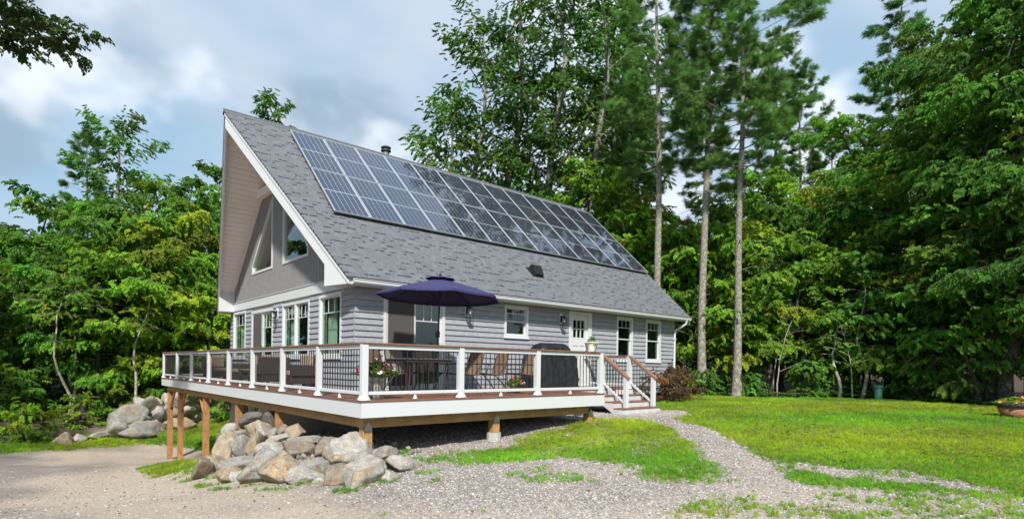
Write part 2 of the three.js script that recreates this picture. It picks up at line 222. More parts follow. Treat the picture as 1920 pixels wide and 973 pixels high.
// ---------- the house ----------
const HW = 9.9, HL = 13.06, MID = -4.95, RX1 = 13.5, RIDGE = 7.62, EAVE = 2.573, OZ = 0.393, PITCH = (RIDGE - EAVE) / (OZ - MID);
const house = thing('house', 'grey house with steep prow roof, white trim and a wraparound deck', 'house');
const sr = rng(4242);
// a wall in its own plane: u along the wall, y up, w outward. Clapboards stop at the openings.
function siding(parent, u0, u1, y0, y1, openings, step, mat, name = 'siding_board') {
  const rows = Math.round((y1 - y0) / step); step = (y1 - y0) / rows;
  for (let k = 0; k < rows; k++) {
    const a = y0 + k * step, b = a + step; let spans = [[u0, u1]];
    for (const o of openings) { if (o[3] <= a + 0.004 || o[1] >= b - 0.004) continue; const next = [];
      for (const s of spans) { if (o[2] <= s[0] || o[0] >= s[1]) { next.push(s); continue; } if (o[0] - s[0] > 0.02) next.push([s[0], o[0]]); if (s[1] - o[2] > 0.02) next.push([o[2], s[1]]); } spans = next; }
    for (const s of spans) { let u = s[0]; while (u < s[1] - 1e-6) { let v = u + 2.2 + 2.4 * sr(); if (s[1] - v < 0.5) v = s[1]; part(parent, name, clap(u, v < s[1] ? v - 0.004 : v, a, b), mat === M.siding ? [M.siding, M.siding2, M.siding, M.siding3][Math.floor(sr() * 4)] : mat); u = v; } }
  }
}
function clap(x0, x1, a, b) { // wedge: thick at its lower edge, tucked under the course above
  const t = 0.042, v = [[0.004, a], [t, a], [t - 0.004, a + 0.02], [0.009, b + 0.012], [0.004, b + 0.012]];
  const s = new THREE.Shape(v.map((p) => new THREE.Vector2(p[0], p[1]))); const g = new THREE.ExtrudeGeometry(s, { depth: x1 - x0, bevelEnabled: false });
  g.rotateY(Math.PI / 2); g.scale(1, 1, -1); const id = g.index; if (!id) { const p = g.attributes.position.array; for (let i = 0; i < p.length; i += 9) for (let c = 0; c < 3; c++) { const q = p[i + c]; p[i + c] = p[i + 6 + c]; p[i + 6 + c] = q; } }
  g.translate(x0, 0, 0); g.computeVertexNormals(); const uo = (a * 7.13) % 1; mapUV(g); const uv = g.attributes.uv; for (let i = 0; i < uv.count; i++) uv.setXY(i, uv.getX(i) * 0.9 + uo * 5.7, uv.getY(i) + uo * 3); return g;
}
// eave wall frame: u = x; gable wall frame: u = z (turned to face -x)
const eaveWall = grp(house, 'eave_wall'), gableWall = grp(house, 'gable_wall', [0, 0, 0], -Math.PI / 2);
const OPEN_E = { slider: [0.72, 0.0, 2.5, 2.3], win1: [4.53, 1.44, 5.45, 2.36], door: [7.2, 0.0, 8.27, 2.38], win2: [9.57, 0.84, 10.47, 2.36], win3: [11.24, 0.84, 12.16, 2.36] };
const OPEN_G = { win1: [-9.53, 0.76, -8.12, 2.38], slider: [-7.49, 0.0, -5.45, 2.3], pair: [-4.64, 0.76, -2.62, 2.34], win2: [-1.98, 0.76, -0.65, 2.36] };
const EA = Object.values(OPEN_E), GA = Object.values(OPEN_G);
siding(eaveWall, -0.023, HL, -0.32, 2.42, EA, 0.143, M.siding);
siding(gableWall, -HW, 0.0, -0.32, 2.42, GA, 0.143, M.siding);
const roofUnder = (z) => RIDGE - 0.26 - PITCH * Math.abs(z - MID);
const TRAP = { l: [[-7.48, 3.5], [-5.55, 3.5], [-5.55, 5.7], [-7.48, 3.78]], r: [[-4.66, 3.5], [-2.73, 3.5], [-2.73, 3.78], [-4.66, 5.7]] };
{ // wall cores with openings
  const hole = (o) => new THREE.Path(rect(o[0], o[1], o[2], o[3]).map((p) => new THREE.Vector2(...p)));
  const pathOf = (p) => new THREE.Path(p.map((q) => new THREE.Vector2(...q)));
  const s1 = new THREE.Shape([[0.19, -0.3], [HL, -0.3], [HL, 2.66], [0.19, 2.66]].map((p) => new THREE.Vector2(...p))); EA.forEach((o) => s1.holes.push(hole([o[0], Math.max(o[1], -0.02), o[2], o[3]])));
  const g1 = new THREE.ExtrudeGeometry(s1, { depth: 0.18, bevelEnabled: false }); g1.translate(0, 0, -0.18); part(eaveWall, 'wall_core', mapUV(g1), M.inner);
  const s2 = new THREE.Shape([[-HW, -0.3], [0, -0.3], [0, roofUnder(0)], [MID, roofUnder(MID)], [-HW, roofUnder(-HW)]].map((p) => new THREE.Vector2(...p))); GA.forEach((o) => s2.holes.push(hole([o[0], Math.max(o[1], -0.02), o[2], o[3]])));
  s2.holes.push(pathOf(TRAP.l), pathOf(TRAP.r));
  const g2 = new THREE.ExtrudeGeometry(s2, { depth: 0.18, bevelEnabled: false }); g2.translate(0, 0, -0.182); part(gableWall, 'wall_core', mapUV(g2), M.inner);
  part(house, 'rear_wall', box(0.2, -2.9, -HW, HL - 0.2, 2.66, -HW + 0.18), M.siding);
  part(house, 'end_wall', merge([prism([[-HW, -0.6], [-0.0, -0.6], [-0.0, roofUnder(0)], [MID, roofUnder(MID)], [-HW, roofUnder(-HW)]], 0.19).rotateY(-Math.PI / 2).translate(HL - 0.19, 0, 0)]), M.siding);
  part(house, 'floor', box(0.2, -0.28, -HW + 0.2, HL - 0.21, -0.02, -0.2), M.innerFloor);
  part(house, 'inner_partition', box(4.1, -0.02, -HW + 0.2, 4.22, 2.6, -0.2), M.inner);
}
// boards on the upper gable, one by one, cut at the windows and the roof
{
  const cuts = new Set(), bw = 0.198; for (let z = -HW; z <= 0.001; z += bw) cuts.add(+z.toFixed(3)); cuts.add(0); const bo = [...cuts].sort((a, b) => a - b);
  const wt = (z) => z > -7.48 && z < -5.55 ? [3.5, lerp(3.78, 5.7, (z + 7.48) / 1.93)] : z > -4.66 && z < -2.73 ? [3.5, lerp(5.7, 3.78, (z + 4.66) / 1.93)] : null;
  for (let i = 0; i < bo.length - 1; i++) {
    const a = bo[i], b = bo[i + 1], br = [a, ...[-7.48, -5.55, -4.66, -2.73, MID].filter((z) => z > a + 0.002 && z < b - 0.002), b];
    for (let k = 0; k < br.length - 1; k++) {
      const p = br[k] + (k ? 0 : 0.011), q = br[k + 1] - (k === br.length - 2 ? 0.011 : 0), top = (z) => Math.min(5.8, roofUnder(z) - 0.01), w = wt((p + q) / 2), y0 = 2.69;
      if (q - p < 0.012) continue; const put = (c) => { if (Math.max(c[2][1] - c[1][1], c[3][1] - c[0][1]) > 0.03) part(gableWall, 'upright_board', prism(c, 0.028).translate(0, 0, 0.03), M.board); };
      if (w) { put([[p, y0], [q, y0], [q, 3.5], [p, 3.5]]); const wp = wt(p + 1e-4)[1], wq = wt(q - 1e-4)[1]; put([[p, wp], [q, wq], [q, Math.max(wq, top(q))], [p, Math.max(wp, top(p))]]); }
      else { const c = [[p, y0], [q, y0], [q, Math.max(y0, top(q))], [p, Math.max(y0, top(p))]]; put(c); }
    }
  }
  part(gableWall, 'band_board', rbox(-HW - 0.02, 2.42, 0, 0.02, 2.69, 0.055), M.white);
  part(gableWall, 'drip_cap', box(-HW - 0.02, 2.69, 0, 0.02, 2.705, 0.075), M.white);
  part(gableWall, 'collar_beam', rbox(MID - 1.68, 5.8, -0.02, MID + 1.68, 6.04, 0.2), M.soffit);
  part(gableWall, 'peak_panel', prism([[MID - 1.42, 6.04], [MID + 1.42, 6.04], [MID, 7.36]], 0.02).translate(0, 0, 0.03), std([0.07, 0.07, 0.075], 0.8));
}
// windows and doors: Group parts with frame, sash, muntins, panes
function win(parent, o, style, name = 'window') {
  const g = grp(parent, name, [0, 0, 0]), [x0, y0, x1, y1] = o, f = 0.075, d = 0.045; const a = [x0 + f, y0 + f, x1 - f, y1 - f];
  part(g, 'frame', ring(rect(x0, y0, x1, y1), rect(...a), 0.13).translate(0, 0, d - 0.13), M.white);
  if (style !== 'door') part(g, 'sill', rbox(x0 - 0.03, y0 - 0.035, -0.02, x1 + 0.03, y0 + 0.008, d + 0.025), M.white);
  const b = 0.035, bars = [];
  const lite = (l, r, bt, tp, n, hy) => { // a sash: thin ring, muntins in the top, one pane
    const s = part(g, 'sash', ring(rect(l, bt, r, tp), rect(l + b, bt + b, r - b, tp - b), 0.03).translate(0, 0, -0.03), M.white);
    part(g, 'pane', box(l + b - 0.005, bt + b - 0.005, -0.020, r - b + 0.005, tp - b + 0.005, -0.014), M.glass);
    if (n) { const m = []; m.push(box(l + b, hy - 0.011, -0.0135, r - b, hy + 0.011, -0.004)); for (let i = 1; i < n; i++) { const x = l + b + (r - l - 2 * b) * i / n; m.push(box(x - 0.009, hy + 0.011, -0.013, x + 0.009, tp - b, -0.005)); } for (const q of m) part(g, 'muntin', q, M.white); }
    return s;
  };
  const hy = a[3] - (a[3] - a[1]) * 0.27;
  if (style === 'hung') { const mid = lerp(a[1], a[3], 0.5); lite(a[0], a[2], mid - 0.018, a[3], 3, a[3] - (a[3] - mid) * 0.42); lite(a[0], a[2], a[1], mid + 0.016, 0).position.z = -0.034; g.children[g.children.length - 1].position.z = -0.034; }
  else if (style === 'pair') { const mid = (a[0] + a[2]) / 2; part(g, 'mullion', rbox(mid - 0.045, a[1], -0.08, mid + 0.045, a[3], d - 0.002), M.white); lite(a[0], mid - 0.045, a[1], a[3], 3, hy); lite(mid + 0.045, a[2], a[1], a[3], 3, hy); }
  else lite(a[0], a[2], a[1], a[3], 3, hy);
  return g;
}
win(eaveWall, OPEN_E.win1, 'hung'); win(eaveWall, OPEN_E.win2, 'hung'); win(eaveWall, OPEN_E.win3, 'hung');
win(gableWall, OPEN_G.win1, 'fixed'); win(gableWall, OPEN_G.pair, 'pair'); win(gableWall, OPEN_G.win2, 'fixed');
const cloth = new THREE.MeshPhysicalMaterial({ color: lin(0.72, 0.70, 0.64), roughness: 1, transmission: 0.35, thickness: 0, side: THREE.DoubleSide });
function curtain(parent, u0, u1, y0, y1) { const n = 40, g = new THREE.PlaneGeometry(u1 - u0, y1 - y0, n, 1), p = g.attributes.position; for (let i = 0; i < p.count; i++) p.setZ(i, 0.03 * Math.sin(p.getX(i) * 70) + 0.01 * Math.sin(p.getX(i) * 31)); g.computeVertexNormals(); g.translate((u0 + u1) / 2, (y0 + y1) / 2, -0.27); part(parent, 'curtain', g, cloth); }
for (const o of [OPEN_G.win1, OPEN_G.pair, OPEN_G.win2]) { curtain(gableWall, o[0] - 0.1, o[0] + 0.42, o[1] - 0.3, o[3] + 0.05); curtain(gableWall, o[2] - 0.25, o[2] + 0.1, o[1] - 0.3, o[3] + 0.05); }
function slider(parent, o) { // two leaves; an insect screen over the one on the viewer's left
  const g = grp(parent, 'sliding_door'), [x0, y0, x1, y1] = o, f = 0.085, mid = (x0 + x1) / 2;
  part(g, 'frame', ring(rect(x0, y0, x1, y1), rect(x0 + f, y0 + 0.04, x1 - f, y1 - f), 0.14).translate(0, 0, -0.1), M.white);
  for (const [l, r, z, n] of [[x0 + f, mid + 0.04, -0.045, 1], [mid - 0.04, x1 - f, -0.002, 1]]) {
    part(g, 'door_leaf', ring(rect(l, y0 + 0.04, r, y1 - f), rect(l + 0.07, y0 + 0.14, r - 0.07, y1 - f - 0.07), 0.04).translate(0, 0, z - 0.04), M.white);
    part(g, 'pane', box(l + 0.066, y0 + 0.136, z - 0.026, r - 0.066, y1 - f - 0.066, z - 0.02), M.glass);
    const hy = y1 - f - 0.07 - 0.42; part(g, 'muntin', box(l + 0.07, hy - 0.012, z - 0.0195, r - 0.07, hy + 0.012, z - 0.008), M.white);
    for (let i = 1; i < 3; i++) { const x = lerp(l + 0.07, r - 0.07, i / 3); part(g, 'muntin', box(x - 0.01, hy + 0.012, z - 0.019, x + 0.01, y1 - f - 0.07, z - 0.009), M.white); }
  }
  part(g, 'screen', box(x0 + f + 0.05, y0 + 0.1, 0.012, mid - 0.03, y1 - f - 0.035, 0.016), M.screen); part(g, 'screen_frame', ring(rect(x0 + f + 0.02, y0 + 0.06, mid - 0.005, y1 - f - 0.01), rect(x0 + f + 0.045, y0 + 0.1, mid - 0.03, y1 - f - 0.035), 0.014).translate(0, 0, 0.007), M.white);
  part(g, 'handle', rbox(mid - 0.018, 0.95, 0.02, mid + 0.006, 1.17, 0.055), M.darkMetal); return g;
}
slider(eaveWall, OPEN_E.slider); slider(gableWall, OPEN_G.slider);
{ // front door: six lites over two panels
  const g = grp(eaveWall, 'front_door'), [x0, y0, x1, y1] = OPEN_E.door, f = 0.1;
  part(g, 'frame', ring(rect(x0, y0, x1, y1), rect(x0 + f, y0 + 0.03, x1 - f - 0.06, y1 - f), 0.13).translate(0, 0, -0.085), M.white);
  const l = x0 + f, r = x1 - f - 0.06, w = r - l, top = y1 - f, hs = [];
  for (let i = 0; i < 3; i++) for (let j = 0; j < 2; j++) hs.push(rect(l + w * (0.17 + 0.23 * i), top - 0.72 + 0.29 * j, l + w * (0.17 + 0.23 * i) + w * 0.2, top - 0.72 + 0.29 * j + 0.26));
  const lo = [rect(l + w * 0.15, 0.25, l + w * 0.46, 1.3), rect(l + w * 0.54, 0.25, l + w * 0.85, 1.3)];
  part(g, 'door_leaf', ring(rect(l, y0 + 0.03, r, top), [...hs, ...lo], 0.05).translate(0, 0, -0.06), M.white);
  for (const q of hs) part(g, 'pane', box(q[0][0], q[0][1], -0.04, q[2][0], q[2][1], -0.034), M.glass);
  for (const q of lo) part(g, 'panel', rbox(q[0][0] - 0.002, q[0][1] - 0.002, -0.05, q[2][0] + 0.002, q[2][1] + 0.002, -0.024), M.white);
  part(g, 'threshold', box(l - 0.03, 0.001, -0.08, r + 0.03, 0.03, 0.03), M.steel);
  const k = part(g, 'handle', new THREE.SphereGeometry(0.032, 12, 8).translate(r - 0.06, 0.98, 0.04), M.darkMetal); part(g, 'lock_plate', rbox(r - 0.085, 1.06, -0.012, r - 0.035, 1.16, 0.012), M.darkMetal);
}
for (const k of ['l', 'r']) { // trapezoid windows under the prow
  const g = grp(gableWall, 'peak_window'), p = TRAP[k], c = p.reduce((s, q) => [s[0] + q[0] / 4, s[1] + q[1] / 4], [0, 0]);
  const inset = (d) => { const n = p.length, L = []; for (let i = 0; i < n; i++) { const a = p[i], b = p[(i + 1) % n], dx = b[0] - a[0], dy = b[1] - a[1], m = Math.hypot(dx, dy); L.push([a[0] - dy / m * d, a[1] + dx / m * d, dx / m, dy / m]); }
    return L.map((q, i) => { const o = L[(i + n - 1) % n], den = o[2] * q[3] - o[3] * q[2], t = ((q[0] - o[0]) * q[3] - (q[1] - o[1]) * q[2]) / den; return [o[0] + o[2] * t, o[1] + o[3] * t]; }); };
  part(g, 'frame', ring(p, inset(0.07), 0.12).translate(0, 0, -0.07), M.white); part(g, 'pane', prism(inset(0.065), 0.006).translate(0, 0, -0.01), M.glass);
}
// foundation, walk-out basement
{
  const fnd = grp(house, 'foundation');
  part(fnd, 'footing_wall', box(0.0, -1.7, -0.22, HL, -0.325, -0.02), M.concrete); part(fnd, 'footing_wall', box(0.02, -2.6, -5.8, 0.2, -0.325, -0.222), M.concrete); part(fnd, 'footing_wall', box(0.3, -3.3, -HW, 0.5, -0.3, -8.92), M.inner);
  const bw = grp(house, 'basement_wall', [0.02, 0, 0], -Math.PI / 2), o = [-8.9, -2.62, -6.62, -0.62];
  siding(bw, -HW, -5.8, -3.2, -0.34, [o], 0.16, M.basement); part(bw, 'corner_board', rbox(-5.86, -3.2, -0.05, -5.76, -0.34, 0.045), M.basement);
  part(bw, 'wall_core', ring(rect(-HW, -3.3, -5.8, -0.3), rect(...o), 0.17).translate(0, 0, -0.18), M.inner); const sl = slider(bw, o);
  part(house, 'basement_floor', box(0.2, -3.0, -HW + 0.2, 6, -2.7, -0.3), M.concrete);
}
// roof: two slabs, the gable edge raked forward into a prow
const roof = grp(house, 'roof');
const PROW = (t) => lerp(-1.526, -0.32, t); // front edge from ridge (0) to eave (1)
const RP = (x, t, side = 1) => new THREE.Vector3(x, lerp(RIDGE, EAVE, t), MID + side * (OZ - MID) * t);
function hexa(top, drop) { // eight-cornered slab below four top corners
  const v = [...top, ...top.map((p) => p.clone().setY(p.y - drop))], f = [[0, 1, 2, 3], [7, 6, 5, 4], [0, 4, 5, 1], [1, 5, 6, 2], [2, 6, 7, 3], [3, 7, 4, 0]], pos = [];
  for (const q of f) for (const i of [q[0], q[1], q[2], q[0], q[2], q[3]]) pos.push(v[i].x, v[i].y, v[i].z);
  const g = new THREE.BufferGeometry(); g.setAttribute('position', new THREE.Float32BufferAttribute(pos, 3)); g.computeVertexNormals(); return mapUV(g);
}
for (const s of [1, -1]) {
  part(roof, 'roof_deck', hexa([RP(PROW(0), 0, s), RP(PROW(1), 1, s), RP(RX1, 1, s), RP(RX1, 0, s)], 0.14), M.roofDeck);
  part(roof, 'soffit_lining', hexa([RP(PROW(0) + 0.03, 0, s), RP(PROW(1) + 0.03, 0.985, s), RP(0.02, 0.985, s), RP(0.02, 0, s)].map((p) => p.setY(p.y - 0.143)), 0.1), M.soffit);
  const N = 42; for (let i = 0; i < N; i++) { const a = i / N * 0.985, b = (i + 0.9) / N * 0.985; part(roof, 'soffit_board', hexa([RP(PROW(a) + 0.03, a, s), RP(PROW(b) + 0.03, b, s), RP(0.0, b, s), RP(0.0, a, s)].map((p) => p.setY(p.y - 0.246)), 0.012), M.soffit); }
  part(roof, 'rake_board', hexa([RP(PROW(0) - 0.03, -0.004, s), RP(PROW(0.84) - 0.03, 0.84, s), RP(PROW(0.84) + 0.028, 0.84, s), RP(PROW(0) + 0.028, -0.004, s)].map((p) => p.setY(p.y - 0.035)), 0.44), M.white);
  part(roof, 'rake_moulding', hexa([RP(PROW(0) - 0.055, -0.004, s), RP(PROW(1) - 0.055, 1.006, s), RP(PROW(1) - 0.035, 1.006, s), RP(PROW(0) - 0.035, -0.004, s)].map((p) => p.setY(p.y - 0.03)), 0.11), M.white);
  part(roof, 'drip_edge', hexa([RP(PROW(0) - 0.07, -0.004, s), RP(PROW(1) - 0.07, 1.008, s), RP(PROW(1) + 0.06, 1.008, s), RP(PROW(0) + 0.06, -0.004, s)].map((p) => p.setY(p.y + 0.012)), 0.04), M.roofDeck);
  // boxed eave return at the foot of the rake
  const zA = 0.8385, tp = [RP(PROW(zA) - 0.033, zA, s), RP(PROW(1) - 0.033, 1.001, s), RP(-0.003, 1.001, s), RP(-0.003, zA, s)].map((p) => p.setY(p.y - 0.036)), er = hexa(tp, 0.1), ep = er.attributes.position; for (let i = 0; i < ep.count; i++) if (!tp.some((q) => Math.abs(q.x - ep.getX(i)) < 1e-4 && Math.abs(q.y - ep.getY(i)) < 1e-4)) ep.setY(i, 2.412); er.computeVertexNormals(); part(roof, 'eave_return', er, M.white);
  part(roof, 'eave_soffit', s > 0 ? box(-0.3, 2.425, 0.03, RX1 - 0.02, 2.445, OZ - 0.03) : box(-0.3, 2.425, -HW - 0.36, RX1 - 0.02, 2.445, -HW - 0.03), M.soffit);
  part(roof, 'eave_fascia', s > 0 ? box(-0.3, 2.40, OZ - 0.03, RX1 - 0.01, EAVE - 0.03, OZ + 0.002) : box(-0.3, 2.4, 2 * MID - OZ - 0.002, RX1 - 0.01, EAVE - 0.03, 2 * MID - OZ + 0.03), M.white);
}
part(roof, 'end_rake_board', hexa([RP(RX1 - 0.02, 0), RP(RX1 - 0.02, 1.0), RP(RX1 + 0.02, 1.0), RP(RX1 + 0.02, 0)].map((p) => p.setY(p.y - 0.02)), 0.26), M.white);
{ // shingles: about 300 of the nearest are pieces of their own, the rest one field
  const r = rng(99), step = 0.141, SL = Math.hypot(RIDGE - EAVE, OZ - MID), rows = Math.floor(SL / step), ang = Math.atan2(RIDGE - EAVE, OZ - MID), all = [];
  for (let k = 0; k <= rows; k++) {
    const t = Math.min(1.002, (SL - k * step) / SL + 0.002); let x = PROW(Math.max(0, t - step / SL)) - 0.075; const x0 = x;
    while (x < RX1 + 0.02) { const w = Math.min(0.10 + 0.13 * r(), RX1 + 0.03 - x); if (w < 0.04) break; const inP = x > 0.4 && x < 13 && t > 0.11 && t < 0.61; const thick = r() < 0.6 ? 1 : 0.45;
      if (!inP) all.push([x, w, t, thick, 0.62 + 0.62 * r() * (r() < 0.5 ? 1 : 0.7)]); x += w + 0.004; }
  }
  const base = new THREE.BoxGeometry(1, 1, 1); base.translate(0.5, 0, -0.5);
  { const p = base.attributes.position, u = base.attributes.uv; for (let i = 0; i < p.count; i++) { u.setXY(i, p.getX(i) * 0.3, p.getZ(i) * 0.2); } }
  const R = new THREE.Matrix4().makeRotationX(ang), mat = (q) => { const p = RP(q[0], q[2]); const h = 0.006 + 0.008 * q[3]; return new THREE.Matrix4().makeTranslation(p.x, p.y + 0.010, p.z).multiply(R).multiply(new THREE.Matrix4().makeRotationX(0.045)).multiply(new THREE.Matrix4().makeScale(q[1], h, step + 0.03)); };
  const cam = camera.position; all.sort((a, b) => RP(a[0], a[2]).distanceTo(cam) - RP(b[0], b[2]).distanceTo(cam));
  const tones = [0.185, 0.197, 0.21, 0.222, 0.235].map((v) => std([v * 0.93, v, v * 1.11], 0.95, { map: rep(T.grit, 2) }));
  all.forEach((q, i) => { if (i < 300) { const m = part(roof, 'shingle', base, tones[Math.min(4, Math.floor((q[4] - 0.62) / 0.62 * 5))]); m.matrix.copy(mat(q)); m.matrix.decompose(m.position, m.quaternion, m.scale); } });
  instanced(roof, 'shingle_field', base, M.shingle, all.slice(300).map(mat), all.slice(300).map((q) => { const v = 0.185 + 0.05 * (q[4] - 0.62) / 0.62; return [v * 0.93, v, v * 1.11]; }));
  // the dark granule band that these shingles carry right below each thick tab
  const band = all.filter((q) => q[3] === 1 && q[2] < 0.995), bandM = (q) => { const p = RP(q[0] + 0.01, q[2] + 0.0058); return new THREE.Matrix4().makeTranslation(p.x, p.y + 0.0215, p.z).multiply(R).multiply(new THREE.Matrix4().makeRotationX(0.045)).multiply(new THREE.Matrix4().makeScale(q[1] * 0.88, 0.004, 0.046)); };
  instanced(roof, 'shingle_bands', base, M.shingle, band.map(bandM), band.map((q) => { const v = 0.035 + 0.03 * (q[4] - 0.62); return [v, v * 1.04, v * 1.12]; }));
  for (let x = PROW(0) - 0.08; x < RX1; x += 0.3) part(roof, 'ridge_cap', merge([1, -1].map((s) => { const c = hexa([RP(x, -0.002, s), RP(x, 0.022, s), RP(Math.min(x + 0.31, RX1), 0.022, s), RP(Math.min(x + 0.31, RX1), -0.002, s)].map((p, i) => p.setY(p.y + (i < 2 ? 0.05 : 0.036))), 0.014); return c; })), tones[1]);
}
{ // gutter, downspout
  const g = grp(house, 'gutter'); const prof = [[0.0, 0.0], [0.075, 0.0], [0.1, 0.035], [0.105, 0.085], [0.12, 0.1], [0.12, 0.112], [0.096, 0.112], [0.094, 0.09], [0.07, 0.012], [0.008, 0.012], [0.008, 0.112], [0.0, 0.112]];
  const s = new THREE.Shape(prof.map((p) => new THREE.Vector2(...p))), q = new THREE.ExtrudeGeometry(s, { depth: RX1 + 0.24, bevelEnabled: false }); q.rotateY(Math.PI / 2); q.scale(1, 1, -1); { const p = q.attributes.position.array; for (let i = 0; i < p.length; i += 9) for (let c = 0; c < 3; c++) { const t = p[i + c]; p[i + c] = p[i + 6 + c]; p[i + 6 + c] = t; } } q.translate(-0.27, EAVE - 0.155, OZ + 0.006); q.computeVertexNormals(); part(g, 'trough', q, M.white);
  part(g, 'downspout', merge([tube([[13.2, 2.44, 0.46], [13.2, 2.3, 0.45], [13.1, 2.12, 0.16], [13.0, 2.02, 0.085], [13.0, 1.8, 0.075], [13.0, -0.42, 0.075], [13.02, -0.5, 0.2]], 0.042, 10)]), M.white);
  for (const y of [1.7, 0.6]) part(g, 'strap', box(12.94, y, 0.028, 13.06, y + 0.04, 0.121), M.white);
}
// ---------- things on the roof ----------
{ // solar modules: 13 columns by 2 rows, each of six strings of half-cut cells in two halves
  const ang = Math.atan2(RIDGE - EAVE, OZ - MID), SL = Math.hypot(RIDGE - EAVE, OZ - MID), pw = 1.022, ph = 2.19, x0 = 0.1, t0 = 0.048 * SL;
  const frameM = std([0.62, 0.63, 0.65], 0.35, { metalness: 0.6 }), backM = std([0.42, 0.43, 0.47], 0.6), cells = [[0.016, 0.016, 0.036], [0.018, 0.018, 0.042], [0.015, 0.015, 0.032]].map((c) => std(c, 0.4));
  const pane = new THREE.MeshPhysicalMaterial({ color: lin(0.97, 0.98, 1), roughness: 0.03, transmission: 1, thickness: 0, ior: 1.5 });
  const w = pw - 0.02, h = ph - 0.024, fr = ring(rect(-w / 2, -h / 2, w / 2, h / 2), rect(-w / 2 + 0.013, -h / 2 + 0.013, w / 2 - 0.013, h / 2 - 0.013), 0.04), back = box(-w / 2 + 0.012, -h / 2 + 0.012, 0.022, w / 2 - 0.012, h / 2 - 0.012, 0.027), glass = box(-w / 2 + 0.0125, -h / 2 + 0.0125, 0.034, w / 2 - 0.0125, h / 2 - 0.0125, 0.037);
  const cw = (w - 0.06) / 6, ch = (h / 2 - 0.045) / 12, str = [];
  for (const s of [-1, 1]) { const q = []; for (let k = 0; k < 12; k++) { const y = s * (0.016 + ch * (k + 0.5)), a = cw / 2 - 0.0055, b = ch / 2 - 0.0035, c = 0.012; q.push(prism([[-a + c, -b], [a - c, -b], [a, -b + c], [a, b - c], [a - c, b], [-a + c, b], [-a, b - c], [-a, -b + c]], 0.0025).translate(0, y, 0)); } str.push(merge(q)); }
  for (let row = 0; row < 2; row++) for (let c = 0; c < 13; c++) {
    const g = thing('solar_panel', (row ? 'lower' : 'upper') + ' row solar panel, ' + ord(c) + ' column from the pointed gable', 'solar panel', 'solar panels on the roof');
    const s = t0 + (row + 0.5) * ph, p = RP(x0 + (c + 0.5) * pw, s / SL); g.position.copy(p); g.position.y += 0.10 * Math.cos(ang); g.position.z += 0.10 * Math.sin(ang); g.rotation.x = -Math.PI / 2 + ang;
    part(g, 'frame', fr, frameM); part(g, 'backsheet', back, backM); const cm = cells[(c * 7 + row * 5 + (c >> 1)) % 3];
    for (let k = 0; k < 6; k++) for (let j = 0; j < 2; j++) { const m = part(g, 'cell_string', str[j], cm); m.position.set((k - 2.5) * cw, 0, 0.031); }
    part(g, 'glass', glass, pane);
    if (row) for (const dx of [-0.25, 0.25]) part(g, 'clamp_foot', box(dx - 0.03, -h / 2 + 0.1, -0.095, dx + 0.03, -h / 2 + 0.2, 0.0), M.steel);
  }
  for (let k = 0; k < 4; k++) { const s = t0 + (k < 2 ? 0 : ph) + (k % 2 ? 1.7 : 0.45), p = RP(0, s / SL), m = single('mounting_rail', box(0, -0.02, -0.02, 13 * pw, 0.02, 0.02), M.steel, ORD[k] + ' aluminium rail from the ridge, carrying the solar panels', 'rail', 'solar mounting rails'); m.position.set(x0, p.y + 0.045 * Math.cos(ang), p.z + 0.045 * Math.sin(ang)); m.rotation.x = ang; }
  const v = thing('roof_vent', 'black box vent on the shingles below the solar panels', 'roof vent', null, [6.3, 3.52, -0.6]); v.rotation.x = ang;
  part(v, 'flashing', box(-0.24, 0.012, -0.25, 0.24, 0.03, 0.22), M.darkMetal); const hood = prism([[-0.2, 0.0], [0.2, 0.0], [0.2, 0.16], [0.1, 0.22], [-0.2, 0.1]], 0.34); hood.rotateY(Math.PI / 2); hood.translate(0.17, 0.02, 0); part(v, 'hood', hood, M.darkMetal);
  const f = thing('chimney_flue', 'metal flue pipe with ringed cap poking above the ridge', 'flue', null, [3.65, 7.1, -5.35]);
  part(f, 'pipe', new THREE.CylinderGeometry(0.105, 0.105, 1.0, 20).translate(0, 0.35, 0), M.steel); part(f, 'cap', new THREE.LatheGeometry([[0, 1.02], [0.1, 1.02], [0.17, 0.98], [0.17, 0.95], [0.11, 0.94], [0.11, 0.90], [0.17, 0.88], [0.17, 0.84], [0.1, 0.82]].map((p) => new THREE.Vector2(...p)), 20), std([0.1, 0.1, 0.1], 0.5, { metalness: 0.5 }));
}
